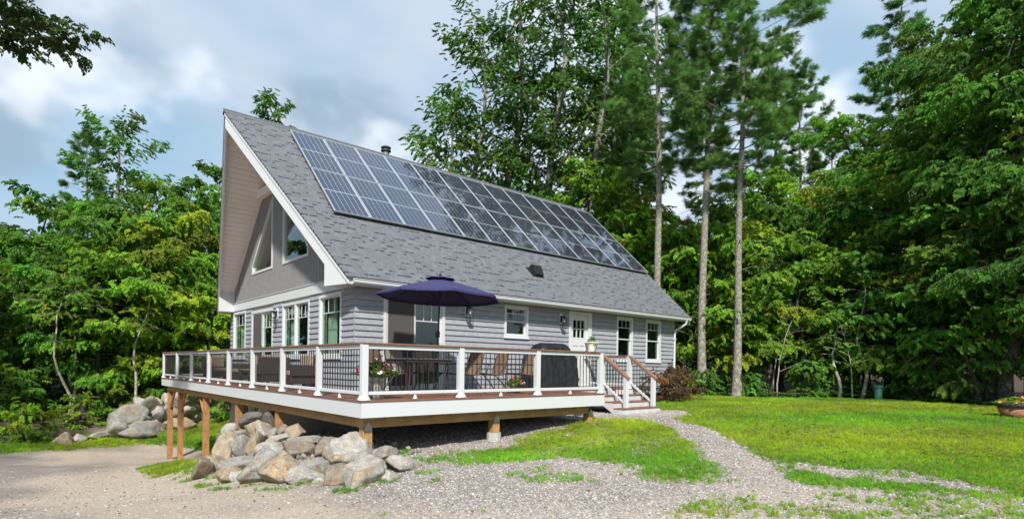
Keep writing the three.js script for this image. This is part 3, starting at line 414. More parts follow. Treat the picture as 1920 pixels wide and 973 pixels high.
// ---------- the deck ----------
const deck = thing('deck', 'wraparound deck with white fascia, brown boards and black balusters', 'deck');
const DX = -1.55, DZ = 3.5, DE = 4.78, DL = -13.5, LX = 8.1, LZ = 1.88;
{
  const b = 0.14; let k = 0; const bm = () => (k++ % 3 ? M.deckBoard : M.deckBoard2);
  const bx = (x0, z0, x1, z1) => part(deck, 'deck_board', rbox(x0, -0.028, z0, x1, 0, z1, 0.004), bm());
  bx(DX - 0.02, DL - 0.02, DX + 0.12, DZ + 0.02); for (let x = DX + 0.125; x < 0.0 - 0.05; x += b) bx(x, DL + 0.125, Math.min(x + b - 0.005, -0.03), 0.06);
  bx(DX + 0.125, DZ - 0.12, DE + 0.02, DZ + 0.02); for (let z = 0.065; z < DZ - 0.13; z += b) bx(DX + 0.125, z, z < LZ - 0.12 ? LX - 0.13 : DE - 0.13, Math.min(z + b - 0.005, DZ - 0.125));
  bx(DE - 0.125, LZ + 0.025, DE + 0.02, DZ - 0.125); bx(LX - 0.125, 0.05, LX + 0.02, LZ - 0.11); bx(DE - 0.0, LZ - 0.105, LX + 0.02, LZ + 0.02);
  for (let z = DL + 0.125; z < -HW - 0.2; z += b) bx(0.0, z, 3, z + b - 0.005);
  const fa = (x0, z0, x1, z1) => { const lx = x1 - x0, lz = z1 - z0, n = Math.max(1, Math.round(Math.max(lx, lz) / 3.7)); for (let i = 0; i < n; i++) { const a = i / n, b = (i + 1) / n; part(deck, 'fascia', lx > lz ? box(x0 + lx * a + (i ? 0.0025 : 0), -0.30, z0, x0 + lx * b, -0.031, z1) : box(x0, -0.30, z0 + lz * a + (i ? 0.0025 : 0), x1, -0.031, z0 + lz * b), M.white); } };
  fa(DX, DL, DX + 0.03, DZ); fa(DX + 0.031, DZ - 0.03, DE, DZ); fa(DE - 0.03, LZ, DE, DZ - 0.031); fa(DE + 0.001, LZ - 0.03, 6.37, LZ - 0.001); fa(LX - 0.03, 0.03, LX, LZ - 0.031); fa(DX + 0.031, DL, 3, DL + 0.03);
  for (let z = DL + 0.45; z < DZ - 0.2; z += 0.41) part(deck, 'joist', box(DX + 0.035, -0.27, z, z > 0.1 ? (z < LZ - 0.1 ? LX - 0.04 : DE - 0.04) : -0.04, -0.032, z + 0.04), M.timber2);
  part(deck, 'beam', rbox(DX + 0.14, -0.50, DZ - 0.38, DE - 0.28, -0.272, DZ - 0.24), M.timber2); part(deck, 'beam', rbox(DX + 0.16, -0.50, DL + 0.2, DX + 0.3, -0.272, DZ - 0.4), M.timber2);
  const post = (x, z, y0, mt, s = 0.07) => part(deck, 'support_post', rbox(x - s, y0, z - s, x + s, -0.503, z + s, 0.006), mt);
  post(-1.31, 3.19, -1.15, M.timber2, 0.085); post(1.6, 3.19, -0.80, M.timber2, 0.085); post(4.55, 3.19, -0.9, M.timber2, 0.085);
  part(deck, 'post_footing', new THREE.CylinderGeometry(0.15, 0.16, 0.34, 12).translate(1.6, -0.94, 3.19), std([0.55, 0.53, 0.49], 0.95, { map: T.grain }));
  part(deck, 'post_bracket', box(1.5, -0.81, 3.09, 1.7, -0.76, 3.29), M.steel);
  for (const [x, z] of [[-1.31, 3.19], [1.6, 3.19], [4.55, 3.19]]) part(deck, 'post_bracket', prism([[-0.07, 0], [0.07, 0], [0.07, 0.08], [0, 0.16], [-0.07, 0.08]], 0.006).translate(x, -0.55, z + 0.093), M.steel);
  const lp = [[-1.31, -13.1], [-1.31, -11.3], [-1.31, -7.69], [-1.31, -4.19], [-1.31, -1.08]];
  lp.forEach(([x, z]) => post(x, z, gy(x, z) - 0.3, M.timber, 0.085));
  const brace = (z, s) => part(deck, 'brace', tube([[-1.31, -1.25, z], [-1.31, -0.52, z + s * 0.72]], 0.062, 4), M.timber);
  brace(-13.1, 1); brace(-11.3, 1); brace(-7.69, -1);
  part(deck, 'ledger', box(-0.06, -0.3, -HW, -0.03, -0.032, 0), M.timber2);
}
const balGeo = new THREE.CylinderGeometry(0.0095, 0.0095, 1, 6);
function railPost(parent, x, z, y0 = 0, h = 0.955) {
  const g = grp(parent, 'railing_post', [x, y0, z]); part(g, 'post_sleeve', rbox(-0.056, 0.0, -0.056, 0.056, h, 0.056, 0.006), M.white);
  const sk = new THREE.CylinderGeometry(0.085, 0.125, 0.075, 4, 1); sk.rotateY(Math.PI / 4); sk.translate(0, 0.0385, 0); part(g, 'post_skirt', sk, M.white); return g;
}
function railing(parent, x0, z0, x1, z1, y0 = 0) {
  const L = Math.hypot(x1 - x0, z1 - z0), g = grp(parent, 'railing_section', [x0, y0, z0], Math.atan2(-(z1 - z0), x1 - x0)), a = 0.058, b = L - 0.058;
  part(g, 'cap_rail', rbox(-0.06, 0.958, -0.07, L + 0.06 - 0.125, 0.985, 0.07, 0.006), M.capRail);
  part(g, 'top_rail', rbox(a, 0.875, -0.03, b, 0.956, 0.03, 0.008), M.white); part(g, 'bottom_rail', rbox(a, 0.085, -0.028, b, 0.145, 0.028, 0.008), M.white);
  const ft = new THREE.CylinderGeometry(0.022, 0.045, 0.083, 4); ft.rotateY(Math.PI / 4); ft.translate(L / 2, 0.0425, 0); part(g, 'foot_block', ft, M.white);
  const n = Math.round((b - a) / 0.113); for (let i = 1; i < n; i++) { const m = part(g, 'baluster', balGeo, M.darkMetal); m.position.set(lerp(a, b, i / n), 0.51, 0); m.scale.y = 0.735; } return g;
}
{
  const e = 0.075, zs = [-13.43, -11.3, -9.2, -7.1, -5.0, -2.9, -0.75, 1.35, DZ - e], x = DX + e; zs[1] = -11.3;
  const ZS = [-13.42, -11.05, -8.87, -6.68, -4.58, -2.5, -0.42, 1.55, DZ - e];
  for (let i = 0; i < ZS.length; i++) { railPost(deck, x, ZS[i]); if (i) railing(deck, x, ZS[i - 1], x, ZS[i]); }
  const XS = [x, 0.55, 2.6, DE - e]; for (let i = 1; i < XS.length; i++) { railPost(deck, XS[i], DZ - e); railing(deck, XS[i - 1], DZ - e, XS[i], DZ - e); }
  railPost(deck, 6.72, LZ - e);
  railPost(deck, 7.98, LZ - e); railing(deck, 7.98, 0.12, 7.98, LZ - e); railPost(deck, 0.6, DL + e); railing(deck, x, DL + e, 0.6, DL + e); railPost(deck, 2.8, DL + e); railing(deck, 0.6, DL + e, 2.8, DL + e);
}
{ // stairs down to the gravel path
  const g = thing('porch_stairs', 'white porch steps with brown treads and sloping handrails', 'stairs'), X0 = 6.38, X1 = 8.12, rise = 0.163;
  for (let k = 0; k < 4; k++) { const z = LZ + 0.3 * k; part(g, 'riser', box(X0 + 0.035, -rise * (k + 1) - (k === 3 ? 0.06 : 0) + (k === 3 ? 0 : -0.0), z + 0.002, X1 - 0.035, -rise * k - 0.03, z + 0.024), M.whiteWear);
    if (k < 3) part(g, 'tread', rbox(X0 - 0.01, -rise * (k + 1) - 0.028, z + 0.026 - 0.0, X1 + 0.01, -rise * (k + 1), z + 0.345), M.deckBoard); }
  for (const x of [X0, X1 - 0.034]) { const pts = [[LZ - 0.001, -0.30], [LZ - 0.001, -0.03]]; for (let k = 0; k < 3; k++) pts.push([LZ + 0.3 * k + (k ? 0.02 : 0.0), -rise * (k + 1) - 0.03 + (k ? 0 : 0)]) && pts.push([LZ + 0.3 * (k + 1) + 0.02, -rise * (k + 1) - 0.03]);
    pts.push([LZ + 0.92, -0.72], [LZ + 0.72, -0.72]); const q = pts.filter((p, i) => !i || Math.hypot(p[0] - pts[i - 1][0], p[1] - pts[i - 1][1]) > 1e-4); const s = new THREE.Shape(q.map((p) => new THREE.Vector2(-p[0], p[1])));
    const e = new THREE.ExtrudeGeometry(s, { depth: 0.034, bevelEnabled: false }); e.rotateY(Math.PI / 2); e.translate(x, 0, 0); part(g, 'stringer', mapUV(e), M.whiteWear); }
  for (const x of [6.72, 7.98]) {
    part(g, 'newel_post', rbox(x - 0.056, -rise * 3, 2.60, x + 0.056, 0.36, 2.712), M.white);
    const z0 = LZ - 0.02, z1 = 2.6, sl = (0.36 - 0.96) / (2.66 - 1.805), yy = (z) => 0.965 + sl * (z - 1.805);
    const slab = (zA, zB, o, h, hw) => { const s = new THREE.Shape([[-zA, yy(zA) + o], [-zB, yy(zB) + o], [-zB, yy(zB) + o + h], [-zA, yy(zA) + o + h]].map((p) => new THREE.Vector2(...p))); const e = new THREE.ExtrudeGeometry(s, { depth: 2 * hw, bevelEnabled: false }); e.rotateY(Math.PI / 2); e.translate(x - hw, 0, 0); return mapUV(e); };
    part(g, 'handrail', slab(1.83, 2.75, 0.0, 0.034, 0.07), M.capRail); part(g, 'upper_rail', slab(1.862, z1, -0.075, 0.073, 0.03), M.white); part(g, 'lower_rail', slab(1.862, z1, -0.80, 0.065, 0.028), M.white);
    for (let i = 1; i < 7; i++) { const z = lerp(1.862, z1, i / 7), m = part(g, 'baluster', balGeo, M.darkMetal); m.position.set(x, yy(z) - 0.405, z); m.scale.y = 0.68; }
  }
}
// ---------- lamps on the walls (unlit) ----------
function lantern(label, pos, ry, base = true) {
  const g = thing('wall_lantern', label, 'lantern', 'outdoor wall lanterns', pos, ry);
  if (base) { const s = new THREE.Shape(); s.absarc(0, 0.09, 0.075, 0, Math.PI); s.absarc(0, -0.13, 0.075, Math.PI, 2 * Math.PI); const b = new THREE.ExtrudeGeometry(s, { depth: 0.03, bevelEnabled: false }); b.translate(0, 0, 0.026); part(g, 'mount_block', b, M.white); }
  part(g, 'wall_plate', rbox(-0.04, -0.12, 0.056, 0.04, 0.08, 0.072), M.darkMetal); part(g, 'arm', tube([[0, 0.02, 0.07], [0, 0.06, 0.12], [0, 0.05, 0.17]], 0.012, 6), M.darkMetal);
  part(g, 'roof_cap', new THREE.ConeGeometry(0.1, 0.07, 4).rotateY(Math.PI / 4).translate(0, 0.045, 0.17), M.darkMetal);
  const c = []; for (const sx of [-1, 1]) for (const sz of [-1, 1]) c.push(box(sx * 0.06 - 0.007, -0.22, 0.17 + sz * 0.06 - 0.007, sx * 0.06 + 0.007, 0.012, 0.17 + sz * 0.06 + 0.007)); for (const q of c) part(g, 'cage_bar', q, M.darkMetal);
  part(g, 'cage_base', box(-0.072, -0.236, 0.098, 0.072, -0.221, 0.242), M.darkMetal); part(g, 'bulb', new THREE.SphereGeometry(0.028, 10, 8).scale(1, 1.5, 1).translate(0, -0.1, 0.17), std([0.75, 0.73, 0.68], 0.3));
  for (const [x0, z0, x1, z1] of [[-0.053, 0.228, 0.053, 0.231], [-0.053, 0.109, 0.053, 0.112]]) part(g, 'pane', box(x0, -0.219, z0, x1, 0.008, z1), M.clear); return g;
}
lantern('black wall lantern between the sliding door and the small square window', [3.2, 2.12, 0], 0);
lantern('black wall lantern beside the white front door', [6.82, 2.12, 0], 0);
lantern('black wall lantern on the gable wall between sliding door and paired windows', [0, 2.1, -5.05], -Math.PI / 2);
lantern('black lantern on the basement corner under the deck', [0.02, -0.85, -9.8], -Math.PI / 2, false);
// ---------- furniture and pots on the deck ----------
const bronze = std([0.055, 0.042, 0.036], 0.45, { metalness: 0.3 }), sling = std([0.24, 0.155, 0.10], 0.85, { map: rep(T.grain, 3) }), slingPale = std([0.30, 0.24, 0.20], 0.85, { map: rep(T.grain, 3) }), cushion = std([0.40, 0.31, 0.23], 0.9, { map: rep(T.grain, 2) }), wicker = std([0.05, 0.04, 0.035], 0.7, { map: rep(T.grain, 6) });
function sheet(fn, nu, nv, t = 0.012) { // a thin closed cloth over (u, v)
  const top = [], p = new THREE.Vector3(), pos = [], idx = []; for (const o of [0, 1]) for (let j = 0; j <= nv; j++) for (let i = 0; i <= nu; i++) { fn(i / nu, j / nv, p); const q = new THREE.Vector3(), r = new THREE.Vector3(); fn(Math.min(1, i / nu + 0.01), j / nv, q); if (i === nu) { fn(i / nu - 0.01, j / nv, q); q.subVectors(p, q); } else q.sub(p); fn(i / nu, Math.min(1, j / nv + 0.01), r); if (j === nv) { fn(i / nu, j / nv - 0.01, r); r.subVectors(p, r); } else r.sub(p); const n = q.cross(r).normalize(); pos.push(p.x - o * n.x * t, p.y - o * n.y * t, p.z - o * n.z * t); }
  const w = nu + 1, m = w * (nv + 1), quad = (a, b, c, d) => idx.push(a, b, c, a, c, d);
  for (let j = 0; j < nv; j++) for (let i = 0; i < nu; i++) { const a = j * w + i; quad(a, a + 1, a + w + 1, a + w); quad(m + a, m + a + w, m + a + w + 1, m + a + 1); }
  for (let i = 0; i < nu; i++) { quad(i, m + i, m + i + 1, i + 1); const a = nv * w + i; quad(a, a + 1, m + a + 1, m + a); } for (let j = 0; j < nv; j++) { const a = j * w; quad(a, a + w, m + a + w, m + a); const b = a + nu; quad(b, m + b, m + b + w, b + w); }
  const g = new THREE.BufferGeometry(); g.setAttribute('position', new THREE.Float32BufferAttribute(pos, 3)); g.setIndex(idx); const f = g.toNonIndexed(); f.computeVertexNormals(); return mapUV(f);
}
function patioChair(label, pos, ry, back = sling) { // sling chair facing +z
  const g = thing('patio_chair', label, 'chair', 'sling patio chairs', pos, ry), hw = 0.25;
  part(g, 'seat', sheet((u, v, p) => p.set(lerp(-hw, hw, u), 0.41 - 0.03 * Math.sin(v * 3.1) + 0.03 * v, lerp(-0.22, 0.27, v)), 4, 6), back);
  part(g, 'backrest', sheet((u, v, p) => p.set(lerp(-hw, hw, u) * (1 - 0.06 * v), 0.42 + 0.58 * v, -0.22 - 0.17 * v - 0.02 * Math.sin(v * 3.1)), 4, 6), back);
  for (const s of [-1, 1]) {
    part(g, 'side_frame', tube([[s * hw, 0.44, 0.28], [s * hw, 0.41, 0.05], [s * hw, 0.41, -0.22], [s * hw * 0.97, 0.72, -0.32], [s * hw * 0.94, 1.01, -0.41]], 0.014, 6), bronze);
    part(g, 'arm', tube([[s * (hw + 0.02), 0.0, 0.30], [s * (hw + 0.03), 0.42, 0.27], [s * (hw + 0.035), 0.62, 0.22], [s * (hw + 0.035), 0.655, 0.1], [s * (hw + 0.03), 0.65, -0.12], [s * (hw + 0.01), 0.66, -0.30]], 0.015, 6), bronze);
    part(g, 'leg', tube([[s * (hw + 0.02), 0.0, -0.36], [s * (hw + 0.01), 0.25, -0.16], [s * hw, 0.41, 0.02]], 0.014, 6), bronze);
  }
  part(g, 'cross_bar', tube([[-hw * 0.94, 1.01, -0.41], [hw * 0.94, 1.01, -0.41]], 0.014, 6), bronze); part(g, 'cross_bar', tube([[-hw, 0.44, 0.28], [hw, 0.44, 0.28]], 0.014, 6), bronze); return g;
}
patioChair('brown sling chair at the table end nearest the corner planter', [-0.35, 0.0, 2.15], Math.PI / 2 + 0.15);
patioChair('greyish sling chair behind the table, in front of the sliding screen', [0.72, 0.0, 0.95], 0.1, slingPale);
patioChair('greyish sling chair behind the table, beside the umbrella pole', [1.5, 0.0, 0.92], -0.1, slingPale);
patioChair('brown sling chair at the table end away from the corner planter', [1.62, 0.0, 2.1], -Math.PI / 2 + 0.05);
patioChair('brown sling chair between the table and the small flower pot', [2.3, 0.0, 2.15], -Math.PI / 2 - 0.1);
patioChair('brown sling chair between the small flower pot and the covered grill', [3.35, 0.0, 2.1], -Math.PI / 2 - 0.05);
{
  const t = thing('patio_table', 'dark patio table under the navy umbrella', 'table', null, [0.66, 0, 1.75]);
  part(t, 'table_top', new RoundedBoxGeometry(1.15, 0.03, 0.95, 2, 0.015).translate(0, 0.735, 0), std([0.09, 0.08, 0.085], 0.25)); part(t, 'apron', ring(rect(-0.55, -0.45, 0.55, 0.45), rect(-0.52, -0.42, 0.52, 0.42), 0.05).rotateX(Math.PI / 2).translate(0, 0.722, 0), bronze);
  for (const sx of [-1, 1]) for (const sz of [-1, 1]) part(t, 'leg', tube([[sx * 0.5, 0, sz * 0.4], [sx * 0.44, 0.4, sz * 0.36], [sx * 0.48, 0.7, sz * 0.4]], 0.02, 8), bronze);
  const u = thing('patio_umbrella', 'navy patio umbrella with vented top, open above the table', 'umbrella', null, [1.04, 0, 1.85]);
  const navy = std([0.038, 0.035, 0.14], 0.8, { map: rep(T.grain, 2), side: THREE.DoubleSide }), N = 8, R = 1.38, y0 = 2.12, y1 = 2.53;
  part(u, 'base', new THREE.LatheGeometry([[0, 0.1], [0.03, 0.1], [0.06, 0.07], [0.22, 0.04], [0.23, 0.0], [0, 0.0]].map((p) => new THREE.Vector2(...p)), 24), M.darkMetal); part(u, 'pole', new THREE.CylinderGeometry(0.02, 0.02, 2.5, 10).translate(0, 1.28, 0), std([0.02, 0.02, 0.022], 0.5)); part(u, 'crank', rbox(-0.05, 1.22, -0.04, 0.02, 1.36, 0.04), M.darkMetal); part(u, 'finial', new THREE.SphereGeometry(0.03, 10, 8).scale(1, 1.4, 1).translate(0, 2.61, 0), M.darkMetal);
  for (let k = 0; k < N; k++) { const a0 = (k + 0.5) / N * 2 * Math.PI, a1 = (k + 1.5) / N * 2 * Math.PI;
    const f = (u2, v, p, rr, ya, yb, valley) => { const r = rr * v, s = Math.sin(u2 * Math.PI), a = lerp(a0, a1, u2), chord = Math.cos((a1 - a0) / 2) / Math.cos(a - (a0 + a1) / 2); p.set(Math.cos(a) * r * chord, yb - (yb - ya) * (0.82 * v + 0.18 * v * v) - s * valley * v, Math.sin(a) * r * chord); };
    part(u, 'canopy_panel', sheet((x, v, p) => f(x, lerp(0.13, 1, v), p, R, y0, y1, 0.014), 6, 8, 0.004), navy);
    part(u, 'vent_panel', sheet((x, v, p) => f(x, lerp(0.02, 1, v), p, 0.34, 2.515, 2.59, 0.008), 3, 3, 0.004), navy);
    part(u, 'valance', sheet((x, v, p) => { f(x, 1, p, R, y0, y1, 0.014); p.y -= 0.04 * v + 0.001; }, 6, 1, 0.004), navy);
    part(u, 'rib', tube([[0, 2.52, 0], [Math.cos(a0) * R * 0.5, 2.315, Math.sin(a0) * R * 0.5], [Math.cos(a0) * R, y0 - 0.014, Math.sin(a0) * R]], 0.008, 5), M.darkMetal); part(u, 'strut', tube([[0, 1.98, 0], [Math.cos(a0) * R * 0.55, 2.29, Math.sin(a0) * R * 0.55]], 0.007, 5), M.darkMetal); }
  u.rotation.z = -0.03;
}
{ // covered grill
  const g = thing('covered_grill', 'barbecue grill under a creased black vinyl cover', 'grill', null, [5.33, 0, 1.1], 0.0), r = rng(3);
  const prof = [[0.0, 0.90, 0.40], [0.25, 0.885, 0.39], [0.55, 0.86, 0.375], [0.78, 0.84, 0.36], [0.88, 0.82, 0.35], [0.95, 0.70, 0.33], [1.10, 0.58, 0.29], [1.20, 0.49, 0.21], [1.235, 0.38, 0.11]], nu = 96, nv = 34, pos = [], idx = [];
  for (let j = 0; j <= nv; j++) { const q = j / nv * (prof.length - 1), i0 = Math.min(prof.length - 2, Math.floor(q)), f = q - i0, y = lerp(prof[i0][0], prof[i0 + 1][0], f), a = lerp(prof[i0][1], prof[i0 + 1][1], f), b = lerp(prof[i0][2], prof[i0 + 1][2], f);
    for (let i = 0; i < nu; i++) { const t = i / nu * 2 * Math.PI, c = Math.cos(t), s = Math.sin(t), k = Math.pow(Math.abs(c) ** 5 + Math.abs(s) ** 5, -1 / 5); const x = a * c * k, z = b * s * k, low = 1 - j / nv;
      const w = 0.05 * low * Math.abs(noise(i * 0.33, y * 0.9, 2.2)) * 2 - 0.02 + 0.022 * noise(x * 4 + y * 3, y * 5 - x * 2, z * 4) + 0.018 * (1 - Math.abs(noise(x * 3.1 - y * 4, y * 2.2, z * 3 + 5))) ** 4; pos.push(x + c * w, y + 0.03 + (y > 0.9 ? 0.02 * noise(x * 5, 4, z * 5) : 0), z + s * w); } }
  for (let j = 0; j < nv; j++) for (let i = 0; i < nu; i++) { const a = j * nu + i, b = j * nu + (i + 1) % nu; idx.push(a, a + nu, b, b, a + nu, b + nu); }
  const c = pos.length / 3; pos.push(0, 1.275, 0); for (let i = 0; i < nu; i++) idx.push(nv * nu + i, c, nv * nu + (i + 1) % nu);
  const geo = new THREE.BufferGeometry(); geo.setAttribute('position', new THREE.Float32BufferAttribute(pos, 3)); geo.setIndex(idx); geo.computeVertexNormals(); part(g, 'cover', geo, std([0.014, 0.014, 0.018], 0.3)); for (const x of [-0.6, 0.6]) part(g, 'caster', new THREE.CylinderGeometry(0.04, 0.04, 0.03, 12).rotateZ(Math.PI / 2).translate(x, 0.04, 0.15), M.darkMetal);
}
function armchair(label, x, z, ry, wide = 0.72) { // wicker armchair with cushions, facing +z
  const g = thing('wicker_armchair', label, 'armchair', 'wicker armchairs along the gable wall', [x, 0, z], ry), h = wide / 2;
  part(g, 'seat_base', rbox(-h, 0.1, -0.34, h, 0.3, 0.34, 0.02), wicker); part(g, 'back_frame', rbox(-h, 0.3, -0.36, h, 0.78, -0.28, 0.02), wicker); for (const s of [-1, 1]) part(g, 'armrest', rbox(s * h - 0.05, 0.3, -0.3, s * h + 0.05, 0.58, 0.34, 0.02), wicker);
  part(g, 'seat_cushion', rbox(-h + 0.06, 0.305, -0.26, h - 0.06, 0.43, 0.36, 0.04), cushion); part(g, 'back_cushion', rbox(-h + 0.06, 0.44, -0.275, h - 0.06, 0.84, -0.14, 0.05), cushion); for (const sx of [-1, 1]) for (const sz of [-1, 1]) part(g, 'leg', box(sx * h - 0.03, 0.0, sz * 0.3 - 0.03, sx * h + 0.03, 0.1, sz * 0.3 + 0.03), wicker);
}
armchair('dark wicker armchair with tan cushions below the window nearest the deck corner', -0.5, -2.1, -Math.PI / 2, 0.78); armchair('dark wicker armchair with tan cushions beside the gable lantern', -0.5, -4.1, Math.PI, 0.75); armchair('dark wicker armchair with tan cushions in front of the gable sliding door', -0.5, -6.4, -Math.PI / 2, 0.8); armchair('dark wicker armchair with tan cushions at the far end of the deck', -0.5, -9.6, 0.2, 0.75);
{ const t = thing('coffee_table', 'low pale slatted coffee table between the wicker armchairs', 'table', null, [-0.62, 0, -5.2]); for (let i = 0; i < 5; i++) part(t, 'slat', rbox(-0.3 + i * 0.12, 0.40, -0.4, -0.19 + i * 0.12, 0.43, 0.4, 0.006), cushion); for (const sx of [-1, 1]) for (const sz of [-1, 1]) part(t, 'leg', box(sx * 0.26 - 0.025, 0, sz * 0.36 - 0.025, sx * 0.26 + 0.025, 0.398, sz * 0.36 + 0.025), wicker); }
// leaf and flower pieces for the pots
function leafBlade(L, W, fold = 0.25) { // a small folded leaf along +x, two halves
  const g = new THREE.BufferGeometry(), d = W * fold; g.setAttribute('position', new THREE.Float32BufferAttribute([0, 0, 0, L * 0.45, d, W / 2, L, -d * 0.6, 0, 0, 0, 0, L, -d * 0.6, 0, L * 0.45, d, -W / 2], 3)); g.computeVertexNormals(); g.setAttribute('uv', new THREE.Float32BufferAttribute(new Float32Array(12), 2)); return g;
}
const E3 = new THREE.Euler(), Q4 = new THREE.Quaternion(), V3 = new THREE.Vector3(), S3 = new THREE.Vector3();
function trs(x, y, z, rx, ry, rz, s) { E3.set(rx, ry, rz, 'YXZ'); return new THREE.Matrix4().compose(V3.set(x, y, z), Q4.setFromEuler(E3), S3.set(s, s, s)); }
const flowerGeo = (() => { const l = []; for (let k = 0; k < 5; k++) { const g = leafBlade(0.042, 0.042, 0.1); g.rotateZ(0.3); g.rotateY(k / 5 * 2 * Math.PI); l.push(g); } return merge(l); })();
const potLeaf = merge([0, 1, 2].map((k) => { const g = leafBlade(0.07, 0.035); g.rotateZ(0.3); g.rotateY(k * 2.1); return g; }));
const flowerMat = new THREE.MeshPhysicalMaterial({ color: 0xffffff, roughness: 0.7, transmission: 0.3, thickness: 0, side: THREE.DoubleSide });
function flowers(g, y, R, H, nl, nf, pal, seed) {
  const r = rng(seed), lm = [], lc = [], fm = [], fc = []; const pt = () => { const a = r() * 6.283, q = Math.sqrt(r()), h = r(); return [Math.cos(a) * R * q * (0.6 + 0.5 * h), y + H * h * (1.15 - 0.75 * q) - 0.08 * q * q, Math.sin(a) * R * q * (0.6 + 0.5 * h)]; };
  for (let i = 0; i < nl; i++) { const p = pt(); lm.push(trs(...p, r() - 0.5, r() * 6.28, r() - 0.3, 0.7 + 0.7 * r())); const v = 0.7 + 0.6 * r(); lc.push([0.17 * v, 0.30 * v, 0.03 * v]); }
  for (let i = 0; i < nf; i++) { const p = pt(), o = 1.08; fm.push(trs(p[0] * o, p[1] + 0.04, p[2] * o, (r() - 0.5) * 1.6, r() * 6.28, (r() - 0.5) * 1.6, 0.8 + 0.5 * r())); fc.push(pal[Math.floor(r() * pal.length)]); }
  instanced(g, 'foliage', potLeaf, leafMat, lm, lc); instanced(g, 'blossoms', flowerGeo, flowerMat, fm, fc);
}
const pink = [[0.55, 0.015, 0.19], [0.48, 0.01, 0.24], [0.6, 0.04, 0.22], [0.75, 0.7, 0.72]];
const lathe = (p, n = 28) => new THREE.LatheGeometry(p.map((q) => new THREE.Vector2(...q)), n);
{
  const p = thing('flower_planter', 'pale tall planter of magenta petunias behind the corner rail post', 'planter', null, [-1.06, 0, 3.06]); part(p, 'pot', lathe([[0, 0], [0.15, 0], [0.17, 0.2], [0.2, 0.4], [0.215, 0.4], [0.215, 0.44], [0.19, 0.44], [0.18, 0.38], [0, 0.36]]), std([0.52, 0.48, 0.43], 0.85, { map: T.grain })); flowers(p, 0.44, 0.38, 0.22, 420, 170, pink, 41);
  const q = thing('flower_planter', 'small grey pot of yellow green flowers between two sling chairs', 'planter', null, [2.75, 0, 2.55]); part(q, 'pot', lathe([[0, 0], [0.1, 0], [0.14, 0.19], [0.15, 0.19], [0.15, 0.22], [0.12, 0.22], [0, 0.18]]), std([0.25, 0.26, 0.24], 0.85)); flowers(q, 0.2, 0.2, 0.16, 200, 26, pink, 43);
  const w = thing('rail_planter', 'small white square planter on the deck rail by the steps', 'planter', null, [4.36, 0.986, 3.425]); part(w, 'box', (() => { const g = new THREE.CylinderGeometry(0.15, 0.115, 0.2, 4); g.rotateY(Math.PI / 4); g.translate(0, 0.1, 0); return g; })(), std([0.7, 0.67, 0.6], 0.7)); part(w, 'rim', ring(rect(-0.125, -0.125, 0.125, 0.125), rect(-0.09, -0.09, 0.09, 0.09), 0.03).rotateX(-Math.PI / 2).translate(0, 0.201, 0), std([0.7, 0.67, 0.6], 0.7)); flowers(w, 0.2, 0.11, 0.14, 90, 4, [[0.5, 0.5, 0.3]], 47);
  const t = thing('terracotta_planter', 'terracotta pot with black rim and yellow flowers at the lawn edge', 'planter', null, [13.45, gy(13.45, 9.85), 9.85]); part(t, 'pot', lathe([[0, 0], [0.25, 0], [0.36, 0.3], [0, 0.3]]), std([0.38, 0.17, 0.10], 0.85, { map: T.grain })); part(t, 'rim', lathe([[0.3, 0.3], [0.37, 0.3], [0.41, 0.32], [0.41, 0.4], [0.36, 0.4], [0.34, 0.36], [0, 0.35]]), std([0.03, 0.03, 0.03], 0.7)); flowers(t, 0.37, 0.42, 0.16, 340, 80, [[0.6, 0.38, 0.02], [0.55, 0.22, 0.02]], 49);
  const h = thing('well_cap', 'green capped well pipe standing at the far lawn edge', 'well pipe', null, [18.0, gy(18, 5.45), 5.45]); const gm = std([0.05, 0.17, 0.13], 0.5); part(h, 'pipe', lathe([[0, 0], [0.13, 0], [0.13, 0.52], [0, 0.52]], 20), gm); part(h, 'cap', lathe([[0.13, 0.5], [0.155, 0.5], [0.155, 0.56], [0.12, 0.6], [0, 0.61]], 20), gm); for (let k = 0; k < 4; k++) { const a = k * 1.571 + 0.4; part(h, 'bolt', new THREE.CylinderGeometry(0.012, 0.012, 0.05, 6).translate(Math.cos(a) * 0.165, 0.53, Math.sin(a) * 0.165), M.steel); }
}
